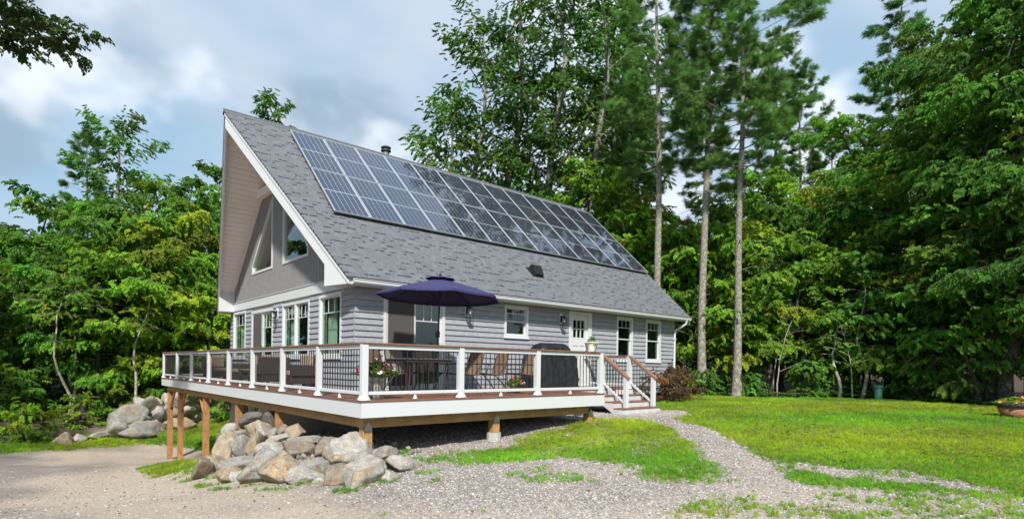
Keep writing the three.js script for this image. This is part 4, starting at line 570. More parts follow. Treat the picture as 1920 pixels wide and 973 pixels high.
// ---------- boulders ----------
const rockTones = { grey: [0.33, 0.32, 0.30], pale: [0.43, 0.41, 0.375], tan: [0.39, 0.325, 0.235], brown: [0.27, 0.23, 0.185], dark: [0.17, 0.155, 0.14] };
const rockMats = Object.fromEntries(Object.entries(rockTones).map(([k, c]) => [k, new THREE.MeshStandardMaterial({ color: lin(...c), roughness: 0.95, map: rep(T.stone, 0.9), bumpMap: rep(T.stone, 1.7), bumpScale: 0.012, vertexColors: true })]));
function boulderGeo(w, h, d, seed, detail = 11) { // cut stone: a ball trimmed by a dozen planes, edges worn
  const r = rng(seed), g = new THREE.IcosahedronGeometry(1, detail), p = g.attributes.position, N = [], v = new THREE.Vector3();
  for (let i = 0; i < 13; i++) { const n = new THREE.Vector3(r() * 2 - 1, r() * 2 - 1, r() * 2 - 1).normalize(); N.push([n, 0.6 + 0.36 * r()]); }
  const col = new Float32Array(p.count * 3), o = r() * 40, och = r();
  for (let i = 0; i < p.count; i++) {
    v.fromBufferAttribute(p, i).normalize(); let s = 0; for (const [n, k] of N) { const q = v.dot(n) / k; if (q > 0.2) s += Math.pow(q, 70); } let R = s > 0 ? Math.min(1.3, Math.pow(s, -1 / 70)) : 1.25; { const cr = Math.abs(fbm(v.x * 1.9 + o * 2, v.y * 3.4 + o, v.z * 1.9, 2)); R *= 1 - 0.045 * smooth(0.035, 0.0, cr); }
    R *= 1 + 0.07 * fbm(v.x * 2.3 + o, v.y * 2.3, v.z * 2.3, 4) + 0.035 * fbm(v.x * 9 + o, v.y * 9, v.z * 9, 2); p.setXYZ(i, v.x * R * w / 1.9, v.y * R * h / 1.9, v.z * R * d / 1.9);
    const m = smooth(0.02, 0.25, fbm(v.x * 1.6 + o, v.y * 1.6 + 5, v.z * 1.6, 4)) * (och > 0.4 ? 1 : 0.35), l = smooth(0.1, 0.3, fbm(v.x * 3 + 9, v.y * 3 + o, v.z * 3, 4)); let c = [lerp(1, 1.04, m), lerp(1, 0.86, m), lerp(1, 0.64, m)]; c = c.map((q) => lerp(q, 1.2, l * 0.5)); col.set(c, 3 * i);
  }
  g.setAttribute('color', new THREE.BufferAttribute(col, 3)); g.computeVertexNormals(); const k = g; const q = mergeSmooth(k); return q;
}
function mergeSmooth(g) { // shared normals on an unindexed ball, then uv in metres
  const p = g.attributes.position, n = g.attributes.normal, m = new Map(), key = (i) => (p.getX(i) * 2e3 | 0) + ',' + (p.getY(i) * 2e3 | 0) + ',' + (p.getZ(i) * 2e3 | 0);
  for (let i = 0; i < p.count; i++) { const k = key(i), a = m.get(k) || [0, 0, 0]; a[0] += n.getX(i); a[1] += n.getY(i); a[2] += n.getZ(i); m.set(k, a); }
  for (let i = 0; i < p.count; i++) { const a = m.get(key(i)), l = Math.hypot(...a) || 1; n.setXYZ(i, a[0] / l, a[1] / l, a[2] / l); } return mapUV(g);
}
{ // the pile at the deck corner: x, y, z, width, height
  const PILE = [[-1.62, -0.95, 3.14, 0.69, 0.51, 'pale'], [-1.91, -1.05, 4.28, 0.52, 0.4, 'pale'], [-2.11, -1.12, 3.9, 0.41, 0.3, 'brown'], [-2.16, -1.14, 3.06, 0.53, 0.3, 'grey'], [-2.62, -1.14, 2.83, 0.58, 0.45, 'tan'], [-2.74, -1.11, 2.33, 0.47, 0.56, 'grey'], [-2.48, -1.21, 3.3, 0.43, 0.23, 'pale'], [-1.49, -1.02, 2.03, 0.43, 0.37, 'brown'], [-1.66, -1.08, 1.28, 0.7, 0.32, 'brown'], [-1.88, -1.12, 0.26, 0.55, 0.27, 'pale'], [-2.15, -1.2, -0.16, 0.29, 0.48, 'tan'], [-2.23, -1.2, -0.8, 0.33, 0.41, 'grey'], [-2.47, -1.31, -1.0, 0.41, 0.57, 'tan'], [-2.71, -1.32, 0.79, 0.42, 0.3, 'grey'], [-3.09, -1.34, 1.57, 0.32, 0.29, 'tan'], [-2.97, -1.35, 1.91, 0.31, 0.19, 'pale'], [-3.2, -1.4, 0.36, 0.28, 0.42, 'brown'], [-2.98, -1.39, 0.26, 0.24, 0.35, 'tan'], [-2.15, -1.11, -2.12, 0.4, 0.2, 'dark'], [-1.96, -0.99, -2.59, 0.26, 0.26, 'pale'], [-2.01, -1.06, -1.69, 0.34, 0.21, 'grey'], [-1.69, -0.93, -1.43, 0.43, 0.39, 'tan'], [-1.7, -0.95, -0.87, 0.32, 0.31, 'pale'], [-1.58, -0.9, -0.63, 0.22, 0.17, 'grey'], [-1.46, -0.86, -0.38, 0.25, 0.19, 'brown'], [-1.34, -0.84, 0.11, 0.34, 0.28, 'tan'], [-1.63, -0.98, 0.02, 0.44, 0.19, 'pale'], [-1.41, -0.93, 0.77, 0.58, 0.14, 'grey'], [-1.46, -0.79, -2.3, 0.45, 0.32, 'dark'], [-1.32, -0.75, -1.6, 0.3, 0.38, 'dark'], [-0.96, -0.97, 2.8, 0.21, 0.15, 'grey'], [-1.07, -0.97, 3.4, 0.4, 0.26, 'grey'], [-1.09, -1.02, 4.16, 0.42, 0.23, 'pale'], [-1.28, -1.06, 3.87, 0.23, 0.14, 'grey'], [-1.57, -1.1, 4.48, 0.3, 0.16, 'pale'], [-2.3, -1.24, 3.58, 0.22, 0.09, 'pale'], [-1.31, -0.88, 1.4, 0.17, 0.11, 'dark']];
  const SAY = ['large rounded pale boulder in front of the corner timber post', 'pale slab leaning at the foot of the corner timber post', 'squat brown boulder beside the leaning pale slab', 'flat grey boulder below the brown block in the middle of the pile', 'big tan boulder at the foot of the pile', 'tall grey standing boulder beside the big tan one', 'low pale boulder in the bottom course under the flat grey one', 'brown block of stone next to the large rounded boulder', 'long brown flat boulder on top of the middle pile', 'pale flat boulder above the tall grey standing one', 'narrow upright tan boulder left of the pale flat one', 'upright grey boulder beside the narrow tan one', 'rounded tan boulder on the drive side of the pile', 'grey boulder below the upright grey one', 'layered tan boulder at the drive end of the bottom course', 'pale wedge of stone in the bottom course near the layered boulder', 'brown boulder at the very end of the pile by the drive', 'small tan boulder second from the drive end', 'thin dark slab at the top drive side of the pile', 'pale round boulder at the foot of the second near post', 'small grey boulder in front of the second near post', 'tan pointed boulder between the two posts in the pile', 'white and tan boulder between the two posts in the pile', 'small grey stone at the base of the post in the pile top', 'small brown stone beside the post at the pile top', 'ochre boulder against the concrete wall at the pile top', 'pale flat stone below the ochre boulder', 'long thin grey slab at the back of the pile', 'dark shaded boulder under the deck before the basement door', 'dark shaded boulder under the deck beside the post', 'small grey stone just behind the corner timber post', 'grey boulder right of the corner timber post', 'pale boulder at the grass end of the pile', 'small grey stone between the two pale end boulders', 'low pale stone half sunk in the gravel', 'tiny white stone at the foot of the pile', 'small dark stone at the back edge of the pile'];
  PILE.forEach((b, i) => { const r = rng(300 + i), d = 0.5 * (b[3] + b[4]) * 1.15, m = single('boulder', boulderGeo(b[3] * 1.3, b[4] * 1.3, d * 1.4, 500 + i), rockMats[b[5]], SAY[i], 'boulder', 'boulders in the pile at the deck corner'); m.position.set(b[0], b[1] - 0.03, b[2]); m.rotation.y = -0.72 + (r() - 0.5) * 0.5; });
  // small filler stones in the gaps of the pile
  const r = rng(71), fm = [], fc = []; const base = boulderGeo(1, 0.7, 0.85, 901, 3); for (let i = 0; i < 240; i++) { const t = r(), s = r(); const x = lerp(-3.0, -1.5, t) + s * 1.45, z = lerp(-0.6, 4.3, t) - s * 0.9 - (1 - t) * s * 1.6; fm.push(trs(x, gy(x, z) + 0.03 + 0.2 * s * r() * smooth(1, 0.5, t), z, r() * 6, r() * 6, r() * 6, 0.06 + 0.13 * r() * r())); const v = 0.18 + 0.18 * r(); fc.push([v, v * 0.93, v * 0.8]); }
  const h = new THREE.Group(); h.name = 'rubble'; h.userData = { label: 'small loose stones filling the gaps of the boulder pile', category: 'rubble', kind: 'stuff' }; scene.add(h); instanced(h, 'rubble_stones', base, new THREE.MeshStandardMaterial({ color: 0xffffff, roughness: 0.95, map: T.stone }), fm, fc);
  // the bank of boulders beyond the drive
  const L = [[-5.9, -16.9], [-4.4, -17.3], [-2.7, -18.2], [-1.5, -18.3], [0.2, -19.7], [1.8, -21.4], [3.4, -23.1]], q = rng(8); const at = (s) => { const k = Math.min(L.length - 2, Math.floor(s)), f = s - k; return [lerp(L[k][0], L[k + 1][0], f), lerp(L[k][1], L[k + 1][1], f)]; }; const bk = [];
  for (let row = 0; row < 3; row++) for (let s = (row ? 2.1 + 0.2 * row : 0.3); s < 5.95; s += (s > 2.8 ? 0.27 : 0.36) * (0.75 + 0.5 * q())) { if (row === 0 && s < 1.6 && q() < 0.35) continue; const [x, z] = at(s), small = s < 1.9 ? 0.6 : 1, w = (0.85 + 1.0 * q()) * small, h = (0.65 + 0.5 * q()) * small * (row === 2 && s > 3.6 ? 1.25 : 1); bk.push([x + row * 0.35 + (q() - 0.5) * 0.2, z - row * 0.42, row, s, w, h, ['pale', 'grey', 'pale', 'tan', 'pale', 'grey'][Math.floor(q() * 6)]]); }
  const cnt = [0, 0, 0], nm = ['bottom', 'middle', 'top']; for (const b of bk) { const g = gy(b[0], b[1]), m = single('boulder', boulderGeo(b[4], b[5], b[4] * 0.85, 700 + Math.floor(b[3] * 100) + b[2], 7), rockMats[b[6]], b[6] + ' boulder in the bank beyond the drive, ' + ord(cnt[b[2]]++) + ' along its ' + nm[b[2]] + ' row', 'boulder', 'boulders in the bank beyond the drive'); m.position.set(b[0], g + 0.18 + b[2] * 0.48 - (b[3] < 1.9 ? 0.08 : 0), b[1]); m.rotation.set((q() - 0.5) * 0.4, q() * 6, (q() - 0.5) * 0.3); }
}
// ---------- foliage ----------
const GOLD = 2.39996;
function sprayGeo(n, L, W, seed) { // a twig of leaves, lying nearly flat, pointing along +x
  const r = rng(seed), l = []; for (let i = 0; i < n; i++) { const t = (i + 0.5) / n, side = i % 2 ? 1 : -1, s = 0.75 + 0.5 * r(), g = leafBlade(L * s, W * s, 0.2 + 0.2 * r()); g.rotateX((r() - 0.5) * 0.9); g.rotateZ(-0.25 - 0.35 * r()); g.rotateY(side * (0.35 + 0.75 * r()) * (i === n - 1 ? 0.1 : 1)); g.translate(t * L * 3.3, (r() - 0.5) * L * 0.5, side * L * 0.15 * r()); l.push(g); } return merge(l);
}
const SPRAYS = [sprayGeo(16, 0.10, 0.08, 1), sprayGeo(24, 0.072, 0.042, 2), sprayGeo(19, 0.085, 0.056, 3)];
function tuftGeo(n, L, W, seed) { // a brush of pine needles round a shoot along +x
  const r = rng(seed), pos = []; for (let i = 0; i < n; i++) { const t = r(), a = r() * 6.283, th = 0.35 + 0.75 * r(), l = L * (0.75 + 0.4 * r()), x0 = t * L * 1.3, dy = Math.cos(a) * Math.sin(th), dz = Math.sin(a) * Math.sin(th), dx = Math.cos(th); const px = -dz, pz = dx; const q = Math.hypot(px, pz) || 1; pos.push(x0, 0, 0, x0 + dx * l * 0.55 + px / q * W, dy * l * 0.55, dz * l * 0.55 + pz / q * W, x0 + dx * l, dy * l - 0.12 * l, dz * l); }
  const g = new THREE.BufferGeometry(); g.setAttribute('position', new THREE.Float32BufferAttribute(pos, 3)); g.computeVertexNormals(); g.setAttribute('uv', new THREE.Float32BufferAttribute(new Float32Array(pos.length / 3 * 2), 2)); return g;
}
const TUFTS = [tuftGeo(66, 0.17, 0.0065, 5), tuftGeo(66, 0.16, 0.0065, 6)];
const GREENS = [[[0.068, 0.217, 0.021], [0.114, 0.274, 0.023]], [[0.08, 0.251, 0.023], [0.131, 0.302, 0.025]], [[0.103, 0.285, 0.023], [0.171, 0.348, 0.025]], [[0.148, 0.336, 0.021], [0.251, 0.416, 0.023]]];
function trunkOf(H, r0, lean, r, wob = 0.12) { const P = [], R = [], n = 11; const ax = r() * 6.28, px = r() * 9; for (let i = 0; i <= n; i++) { const t = i / n; P.push(new THREE.Vector3(Math.cos(ax) * lean * H * t + wob * noise(t * 3 + px, 1.1, 2.2) * H * 0.1, H * t - (i ? 0 : 0.25), Math.sin(ax) * lean * H * t + wob * noise(t * 3 + px, 7.1, 4.2) * H * 0.1)); R.push(i ? r0 * Math.pow(1 - t * 0.97, 0.8) : r0 * 1.35); } const at = (h) => { const q = Math.max(0, Math.min(n - 1e-4, h / H * n)), k = Math.floor(q); return P[k].clone().lerp(P[k + 1], q - k); }; const rad = (h) => { const q = Math.max(0, Math.min(n - 1e-4, h / H * n)), k = Math.floor(q); return lerp(R[k], R[k + 1], q - k); }; return { P, R, at, rad }; }
function leafTree(o) { // { x, z, H, R, clear, tone, seed, kind, label, name, group, dens, leaf }
  const r = rng(o.seed), g = thing(o.name, o.label, 'tree', o.group, [o.x, o.y ?? gy(o.x, o.z), o.z]), birch = o.kind === 'birch', tall = o.kind === 'tall' || o.kind === 'airy';
  const T0 = trunkOf(o.H, birch ? 0.075 : 0.05 + 0.0115 * o.H, birch ? 0.06 : 0.025, r, 1), wood = [tube(T0.P, T0.R, 9)], mats = [], cols = []; const pal = GREENS[o.tone], hc = o.H - o.clear, nL = Math.round(11 + hc * 1.5), dens = o.dens ?? 1, ls = o.leaf ?? 1, total = Math.round(62 * o.R * hc * dens * (o.kind === 'airy' ? 1.15 : tall ? 0.82 : 1)), dir = new THREE.Vector3(), p = new THREE.Vector3();
  const az0 = r() * 6.28;
  for (let k = 0; k < nL; k++) {
    const t = Math.pow((k + 0.3 + 0.6 * r()) / nL, 0.92), h = o.clear + hc * t * 0.96, az = az0 + k * GOLD + (r() - 0.5) * 0.6; const prof = tall ? 0.35 + 0.75 * Math.sin(Math.PI * Math.min(1, 0.22 + 0.72 * t)) : 0.18 + 0.86 * Math.pow(Math.sin(Math.PI * (0.2 + 0.74 * t)), 0.7); const len = o.R * prof * (0.62 + 0.62 * r()), up = tall ? lerp(0.35, 0.95, t) + (r() - 0.5) * 0.3 : lerp(0.02, 0.85, t * t) + (r() - 0.4) * 0.35;
    const s0 = T0.at(h), pts = [], ca = Math.cos(az), sa = Math.sin(az), bend = (r() - 0.5) * 0.5, r1 = Math.max(0.012, T0.rad(h) * 0.42), rs = [], nS = 5; for (let i = 0; i <= nS; i++) { const q = i / nS, a = az + bend * q; pts.push(new THREE.Vector3(s0.x + Math.cos(a) * len * q, s0.y + len * (up * q - (tall ? 0.05 : 0.22) * q * q), s0.z + Math.sin(a) * len * q)); rs.push(r1 * (1 - 0.85 * q)); }
    wood.push(tube(pts, rs, 5, false)); const on = (q) => { const i = Math.min(nS - 1, Math.floor(q * nS)); return pts[i].clone().lerp(pts[i + 1], q * nS - i); };
    for (let i = 0; i < 4; i++) { const q = 0.3 + 0.65 * r(), s = on(q), a = az + (r() < 0.5 ? -1 : 1) * (0.5 + 0.6 * r()), l = len * 0.42 * (1.1 - q * 0.5); wood.push(tube([s, new THREE.Vector3(s.x + Math.cos(a) * l * 0.5, s.y + l * 0.08, s.z + Math.sin(a) * l * 0.5), new THREE.Vector3(s.x + Math.cos(a) * l, s.y + l * (0.02 + 0.2 * (r() - 0.5)), s.z + Math.sin(a) * l)], [r1 * 0.35, r1 * 0.22, 0.004], 3, false)); }
    const nSp = Math.round(total / nL * (0.5 + len / o.R)), tone = 0.66 + 0.72 * r(), mix = r(), lime = r() < 0.16 ? 1.45 : 1;
    for (let i = 0; i < nSp; i++) { const q = 0.16 + 0.88 * Math.pow(r(), 0.75), s = on(Math.min(q, 0.999)), lat = (r() + r() - 1) * len * 0.62 * (0.25 + 0.75 * Math.sin(Math.PI * Math.min(1, q * 0.85 + 0.1))), a = az + bend * q; p.set(s.x - Math.sin(a) * lat, s.y + (r() - 0.5) * 0.16 * (tall ? 2.2 : 1) * Math.sqrt(o.R) - Math.abs(lat) * 0.12 + (r() < 0.2 ? (r() - 0.5) * 0.7 : 0), s.z + Math.cos(a) * lat); if (q > 0.9) { p.x += Math.cos(a) * len * (q - 0.9); p.z += Math.sin(a) * len * (q - 0.9); }
      mats.push(trs(p.x, p.y, p.z, (r() - 0.5) * 1.1, -(a + (r() - 0.5) * 2.4 + Math.sign(lat) * 0.5), (r() - 1.05) * 0.95, ls * (0.8 + 0.6 * r()))); const v = tone * (0.62 + 0.76 * r()), m = Math.min(1, Math.max(0, mix * 0.6 + r() * 0.5)); let c = [lerp(pal[0][0], pal[1][0], m) * v * lime, lerp(pal[0][1], pal[1][1], m) * v, lerp(pal[0][2], pal[1][2], m) * v]; if (r() < 0.02) c = [c[0] * 2.1, c[1] * 1.25, c[2]]; cols.push(c); }
  }
  for (let i = 0; i < 16 * o.R; i++) { const s = T0.at(o.H * (0.97 + 0.03 * r())); mats.push(trs(s.x + (r() - 0.5) * 0.4, s.y - r() * 0.5, s.z + (r() - 0.5) * 0.4, (r() - 0.5), r() * 6.28, r() * 0.8, ls)); cols.push(pal[1]); }
  part(g, 'trunk', merge(wood), birch ? M.birchBark : tall ? M.pineBark : M.bark); const cr = instanced(g, 'crown', SPRAYS[tall || birch ? 1 : o.seed % 3 === 1 ? 2 : 0], leafMat, mats, cols); LEAVES += mats.length; return g;
}
let LEAVES = 0;
function pineTree(o) {
  const r = rng(o.seed), g = thing(o.name, o.label, 'tree', o.group, [o.x, gy(o.x, o.z), o.z]), T0 = trunkOf(o.H, 0.05 + 0.0062 * o.H, 0.008, r, 0.12), wood = [tube(T0.P, T0.R, 10)], mats = [], cols = [], hc = o.H - o.clear;
  // dead snags below the crown
  for (let k = 0; k < o.clear * 1.1; k++) { const h = 2 + (o.clear - 2) * Math.sqrt(r()), s = T0.at(h), a = r() * 6.28, l = 0.3 + 1.5 * r() * r(); wood.push(tube([s, new THREE.Vector3(s.x + Math.cos(a) * l * 0.5, s.y + l * 0.12, s.z + Math.sin(a) * l * 0.5), new THREE.Vector3(s.x + Math.cos(a) * l, s.y + l * (0.3 * r() - 0.1), s.z + Math.sin(a) * l)], [0.02, 0.013, 0.004], 4, false)); }
  const whorl = 0.62, n = Math.floor(hc / whorl);
  for (let w = 0; w < n; w++) { const t = w / n, nb = 3 + Math.floor(r() * 3), a0 = r() * 6.28; for (let b = 0; b < nb; b++) {
    const h = o.clear + hc * t + (r() - 0.5) * 0.4, az = a0 + b / nb * 6.283 + (r() - 0.5) * 0.7, prof = t < 0.12 ? 0.55 + 3 * t : Math.pow(1 - (t - 0.12) / 0.9, 0.62), len = o.R * Math.max(0.12, prof) * (0.3 + 0.9 * r() * r()), up = lerp(0.02, 0.7, t) + (r() - 0.5) * 0.2, s0 = T0.at(h), pts = [], rs = [], r1 = Math.max(0.012, T0.rad(h) * 0.34);
    for (let i = 0; i <= 4; i++) { const q = i / 4; pts.push(new THREE.Vector3(s0.x + Math.cos(az) * len * q, s0.y + len * (up * q * 0.5 + 0.16 * q * q), s0.z + Math.sin(az) * len * q)); rs.push(r1 * (1 - 0.86 * q)); } wood.push(tube(pts, rs, 4, false)); const on = (q) => { const i = Math.min(3, Math.floor(q * 4)); return pts[i].clone().lerp(pts[i + 1], q * 4 - i); };
    const tw = Math.max(3, Math.round(len * 3.4)), tone = 0.75 + 0.5 * r(); for (let k = 0; k < tw; k++) { const q = 0.3 + 0.7 * Math.sqrt((k + r()) / tw), s = on(Math.min(0.999, q)), side = r() < 0.5 ? -1 : 1, a = az + side * (0.35 + 0.65 * r()), l = (0.25 + 0.34 * len * (1.15 - q)) * (0.7 + 0.5 * r()), m = 3 + Math.round(l * 6.5);
      if (k % 2 === 0) wood.push(tube([s, new THREE.Vector3(s.x + Math.cos(a) * l, s.y + l * 0.12, s.z + Math.sin(a) * l)], [r1 * 0.25, 0.004], 3, false));
      for (let j = 0; j < m; j++) { const f = 0.2 + 0.85 * (j + r()) / m; mats.push(trs(s.x + Math.cos(a) * l * f + (r() - 0.5) * 0.14, s.y + l * 0.14 * f + (r() - 0.35) * 0.12, s.z + Math.sin(a) * l * f + (r() - 0.5) * 0.14, r() * 6.28, -(a + (r() - 0.5) * 1.5), 0.15 + (r() - 0.4) * 0.8, (o.leaf ?? 1.3) * (0.8 + 0.5 * r()))); const v = tone * (0.7 + 0.6 * r()); cols.push(o.tone ? [0.12 * v, 0.26 * v, 0.05 * v] : [0.09 * v, 0.21 * v, 0.05 * v]); } }
  } }
  for (let i = 0; i < 26; i++) { const s = T0.at(o.H * (0.95 + 0.05 * r())); mats.push(trs(s.x, s.y, s.z, 0, r() * 6.28, 0.9, 1.3)); cols.push([0.06, 0.12, 0.04]); }
  part(g, 'trunk', merge(wood), M.pineBark); instanced(g, 'crown', TUFTS[o.seed % 2], needleMat, mats, cols); LEAVES += mats.length; return g;
}
// ---------- the trees, shrubs and ferns, each where it stands ----------
GREENS.push([[0.09, 0.05, 0.025], [0.17, 0.11, 0.035]]);
{
  // kind, x, z, height, crown radius, clear trunk, tone
  const LEFT = [['pine', -2.7, -28.5, 15.6, 2.8, 3.0, 1], ['airy', -0.9, -28.2, 16.2, 2.4, 3.0, 1], ['maple', -3.9, -33.6, 12.0, 3.0, 1.6, 1], ['maple', -6.0, -32.7, 9.2, 3.2, 1.6, 2], ['maple', 0.3, -25.9, 12.8, 3.0, 1.6, 3], ['maple', 2.4, -29.3, 13.7, 2.8, 1.6, 2], ['maple', 4.3, -30.3, 15.2, 2.8, 1.6, 2], ['maple', -2.2, -24.1, 11.2, 3.0, 1.6, 2], ['maple', -1.1, -22.6, 10.1, 2.8, 1.6, 3], ['maple', 0.7, -22.7, 10.6, 3.0, 1.6, 3], ['maple', 2.6, -24.5, 11.7, 2.8, 1.6, 2], ['maple', -5.1, -27.9, 8.9, 2.8, 1.6, 2], ['maple', -3.5, -24.5, 9.0, 2.6, 1.6, 1], ['maple', -7.3, -32.6, 8.6, 3.0, 1.6, 1], ['maple', -8.7, -37.8, 10.1, 3.2, 1.6, 1], ['birch', -4.1, -21.7, 6.9, 1.6, 5.0, 2], ['birch', -3.4, -23.1, 7.5, 1.6, 5.0, 2], ['birch', -1.2, -20.9, 8.5, 1.7, 4.5, 3], ['birch', -2.0, -25.2, 10.0, 1.8, 5.0, 2], ['birch', -5.6, -27.0, 7.9, 1.7, 5.0, 1], ['maple', 4.9, -27.2, 12.5, 2.6, 1.6, 2], ['maple', 1.9, -20.9, 6.8, 2.0, 1.2, 3], ['maple', 0.1, -23.9, 6.6, 2.0, 1.0, 3]];
  const BACK = [['pine', 20.5, -7.5, 16.5, 2.6, 5, 1], ['pine', 22.5, -4.2, 18.5, 2.8, 6, 1], ['tall', 21.5, -9.5, 19, 2.6, 4, 1], ['airy', 7.0, -25.4, 19.4, 1.6, 9, 1], ['tall', 14.4, -13.7, 21.2, 3.0, 3, 0], ['tall', 16.5, -13.0, 25.5, 3.4, 3, 0], ['tall', 17.4, -10.9, 24.9, 3.2, 4, 0], ['tall', 17.6, -8.3, 22.7, 3.0, 4, 0], ['tall', 12.0, -13.4, 15.9, 2.6, 2, 1], ['tall', 17.3, -12.3, 18.5, 2.6, 4, 1], ['tall', 24.0, -11.8, 26.6, 3, 4, 1], ['maple', 16.2, -4.9, 10.2, 2.1, 2, 3], ['maple', 17.4, -4.7, 9.2, 2.2, 2, 3], ['maple', 16.6, -7.1, 11.7, 2.4, 2, 3], ['pine', 24.0, -10.4, 25.2, 3.2, 8, 1]];
  const RIGHT = [['pine', 14.6, -1.8, 20.5, 2.9, 9.5, 1], ['pine', 15.3, -0.1, 20.4, 2.7, 10, 1], ['pine', 15.8, 1.2, 19.0, 4.6, 9.0, 1], ['pine', 32.5, 2.3, 24.0, 3.6, 9, 0], ['pine', 30.9, -4.4, 22.5, 3.4, 8, 1], ['pine', 31.7, -1.1, 15.9, 3.0, 6, 1], ['pine', 29.2, -1.9, 19.0, 3.2, 7, 1], ['maple', 17.5, -2.9, 7.4, 2.4, 2, 2], ['maple', 17.6, -1.7, 6.5, 2.2, 2, 3], ['maple', 19.3, -1.3, 8.4, 2.5, 2, 2], ['maple', 17.3, 0.2, 4.1, 1.7, 1.5, 3], ['maple', 18.9, 1.0, 7.3, 2.5, 1.6, 3], ['maple', 19.3, 2.1, 5.5, 2.2, 1.4, 2], ['maple', 23.7, 1.2, 9.8, 2.8, 2, 3], ['maple', 20.8, 3.5, 7.3, 2.6, 1.4, 3], ['maple', 24.3, 3.1, 11.3, 3, 2, 2], ['maple', 21.4, 4.8, 8.5, 2.8, 1.4, 2], ['maple', 21.7, 5.7, 10.3, 3, 1.6, 2], ['maple', 20.9, 6.9, 12.1, 3.2, 1.8, 1], ['maple', 20.0, 8.2, 13.4, 3.4, 2, 1], ['maple', 19.3, 9.4, 14.3, 3.4, 2.4, 1], ['maple', 18.8, 10.6, 14.2, 3.4, 2.4, 0], ['maple', 25.1, 6.5, 16.4, 3.4, 2, 0], ['maple', 25.0, 7.9, 16.7, 3.4, 2, 1], ['maple', 25.4, 5.3, 13.1, 3, 2, 1], ['maple', 22.0, 12.6, 13.2, 3.4, 2.4, 1], ['maple', 27.2, 1.6, 14.3, 2.6, 4, 2], ['maple', 23.4, -1.7, 11.2, 2.6, 3, 2], ['maple', 24.6, -0.6, 11.2, 2.6, 3, 3], ['maple', 20.2, -5.8, 9.4, 2.6, 3, 2], ['maple', 19.6, 6.2, 4.6, 1.8, 1, 1], ['maple', 19.2, 7.9, 4.0, 1.8, 0.8, 1], ['maple', 22.4, 2.4, 8.6, 2.6, 1.6, 1], ['maple', 21.6, 0.2, 8.8, 2.6, 1.8, 1], ['maple', 23.5, 9.6, 16, 3.4, 2, 1], ['birch', 18.5, 3.9, 3.8, 1.0, 1.6, 2], ['birch', 19.0, 4.6, 5.0, 1.1, 2.2, 1]];
  const OUT = [['maple', -11.0, -24.6, 12, 3.2, 2, 1], ['maple', -12.5, -29, 15, 4, 2, 2], ['maple', -12, -21, 12, 3.6, 2, 1], ['maple', -16.5, -33, 15, 4.2, 2, 1], ['maple', -26, -16, 15, 4.5, 2.5, 1], ['maple', -31, -9, 16, 4.5, 2.5, 1], ['maple', -28, -24, 15, 4.5, 2.5, 2], ['maple', -24, -31, 14, 4.2, 2.5, 1]];
  const words = { pine: ['pine_tree', 'white pine'], maple: ['maple_tree', 'leafy maple'], tall: ['ash_tree', 'tall airy ash'], airy: ['cherry_tree', 'slim open crowned tree'], birch: ['birch_tree', 'thin pale birch'] };
  const look = ['dark green', 'green', 'mid green', 'bright yellow green'];
  const bear = (t) => Math.atan2(t[1] + 6.011, 12.44 - t[2]); let seed = 1000;
  for (const [list, where, group, dens, leaf] of [[LEFT, 'in the woods beyond the drive', 'trees beyond the drive', 0.68, 1.25], [BACK, 'rising behind the house', 'trees behind the house', 0.8, 1.25], [RIGHT, 'in the woods beyond the lawn', 'trees beyond the lawn', 0.74, 1.1], [OUT, 'outside the view beside the drive', 'trees across the drive', 0.5, 2.2]]) {
    const count = {}; for (const t of [...list].sort((a, b) => bear(a) - bear(b))) { const [kind, x, z, H, R, clear, tone] = t, [name, say] = words[kind], k = (count[kind + tone] = (count[kind + tone] ?? -1) + 1), label = look[tone] + ' ' + say + ' ' + where + ', ' + ord(k) + ' from the left'; const o = { kind, x, z, H, R, clear, tone, seed: seed++, name, label, group, dens, leaf };
      if (kind === 'pine') pineTree({ ...o, leaf: 1.25 }); else leafTree(o); }
  }
  // an oak whose long limb reaches over the drive
  const oak = leafTree({ kind: 'maple', x: -10.6, z: -10.2, H: 12, R: 3, clear: 5, tone: 0, seed: 77, name: 'oak_tree', label: 'oak with one long leafy limb reaching over the drive', group: null, dens: 0.05, leaf: 1.2 });
  { const r = rng(6), y0 = oak.position.y, loc = (x, y, z) => new THREE.Vector3(x + 10.6, y - y0, z + 10.2), pts = [loc(-10.5, 5.6, -10.1), loc(-8.6, 7.4, -7.6), loc(-7.2, 8.0, -5.6), loc(-6.3, 7.85, -4.2), loc(-5.55, 7.45, -2.9)], m = [], c = [], wood = [tube(pts, [0.12, 0.07, 0.045, 0.028, 0.008], 7, false)];
    for (let k = 0; k < 15; k++) { const q = 0.55 + 0.44 * (k + r()) / 15, i = Math.min(3, Math.floor(q * 4)), s = pts[i].clone().lerp(pts[i + 1], q * 4 - i), a = -0.98 + (k % 2 ? 1 : -1) * (0.5 + 0.5 * r()), l = 0.5 + 0.7 * r(), e = new THREE.Vector3(s.x + Math.cos(a + 1.95) * l, s.y + (r() - 0.55) * 0.6, s.z + Math.sin(a + 1.95) * l); wood.push(tube([s, s.clone().lerp(e, 0.5).add(new THREE.Vector3(0, 0.08, 0)), e], [0.016, 0.01, 0.004], 4, false)); for (let j = 0; j < 17; j++) { const f = 0.25 + 0.8 * r(), p = s.clone().lerp(e, f); m.push(trs(p.x + (r() - 0.5) * 0.2, p.y + (r() - 0.5) * 0.24, p.z + (r() - 0.5) * 0.2, (r() - 0.5), r() * 6.28, (r() - 0.6) * 0.9, 0.75 + 0.4 * r())); const v = 0.7 + 0.6 * r(); c.push([0.05 * v, 0.095 * v, 0.016 * v]); } }
    part(oak, 'long_limb', merge(wood), M.bark); instanced(oak, 'limb_leaves', SPRAYS[0], leafMat, m, c); }
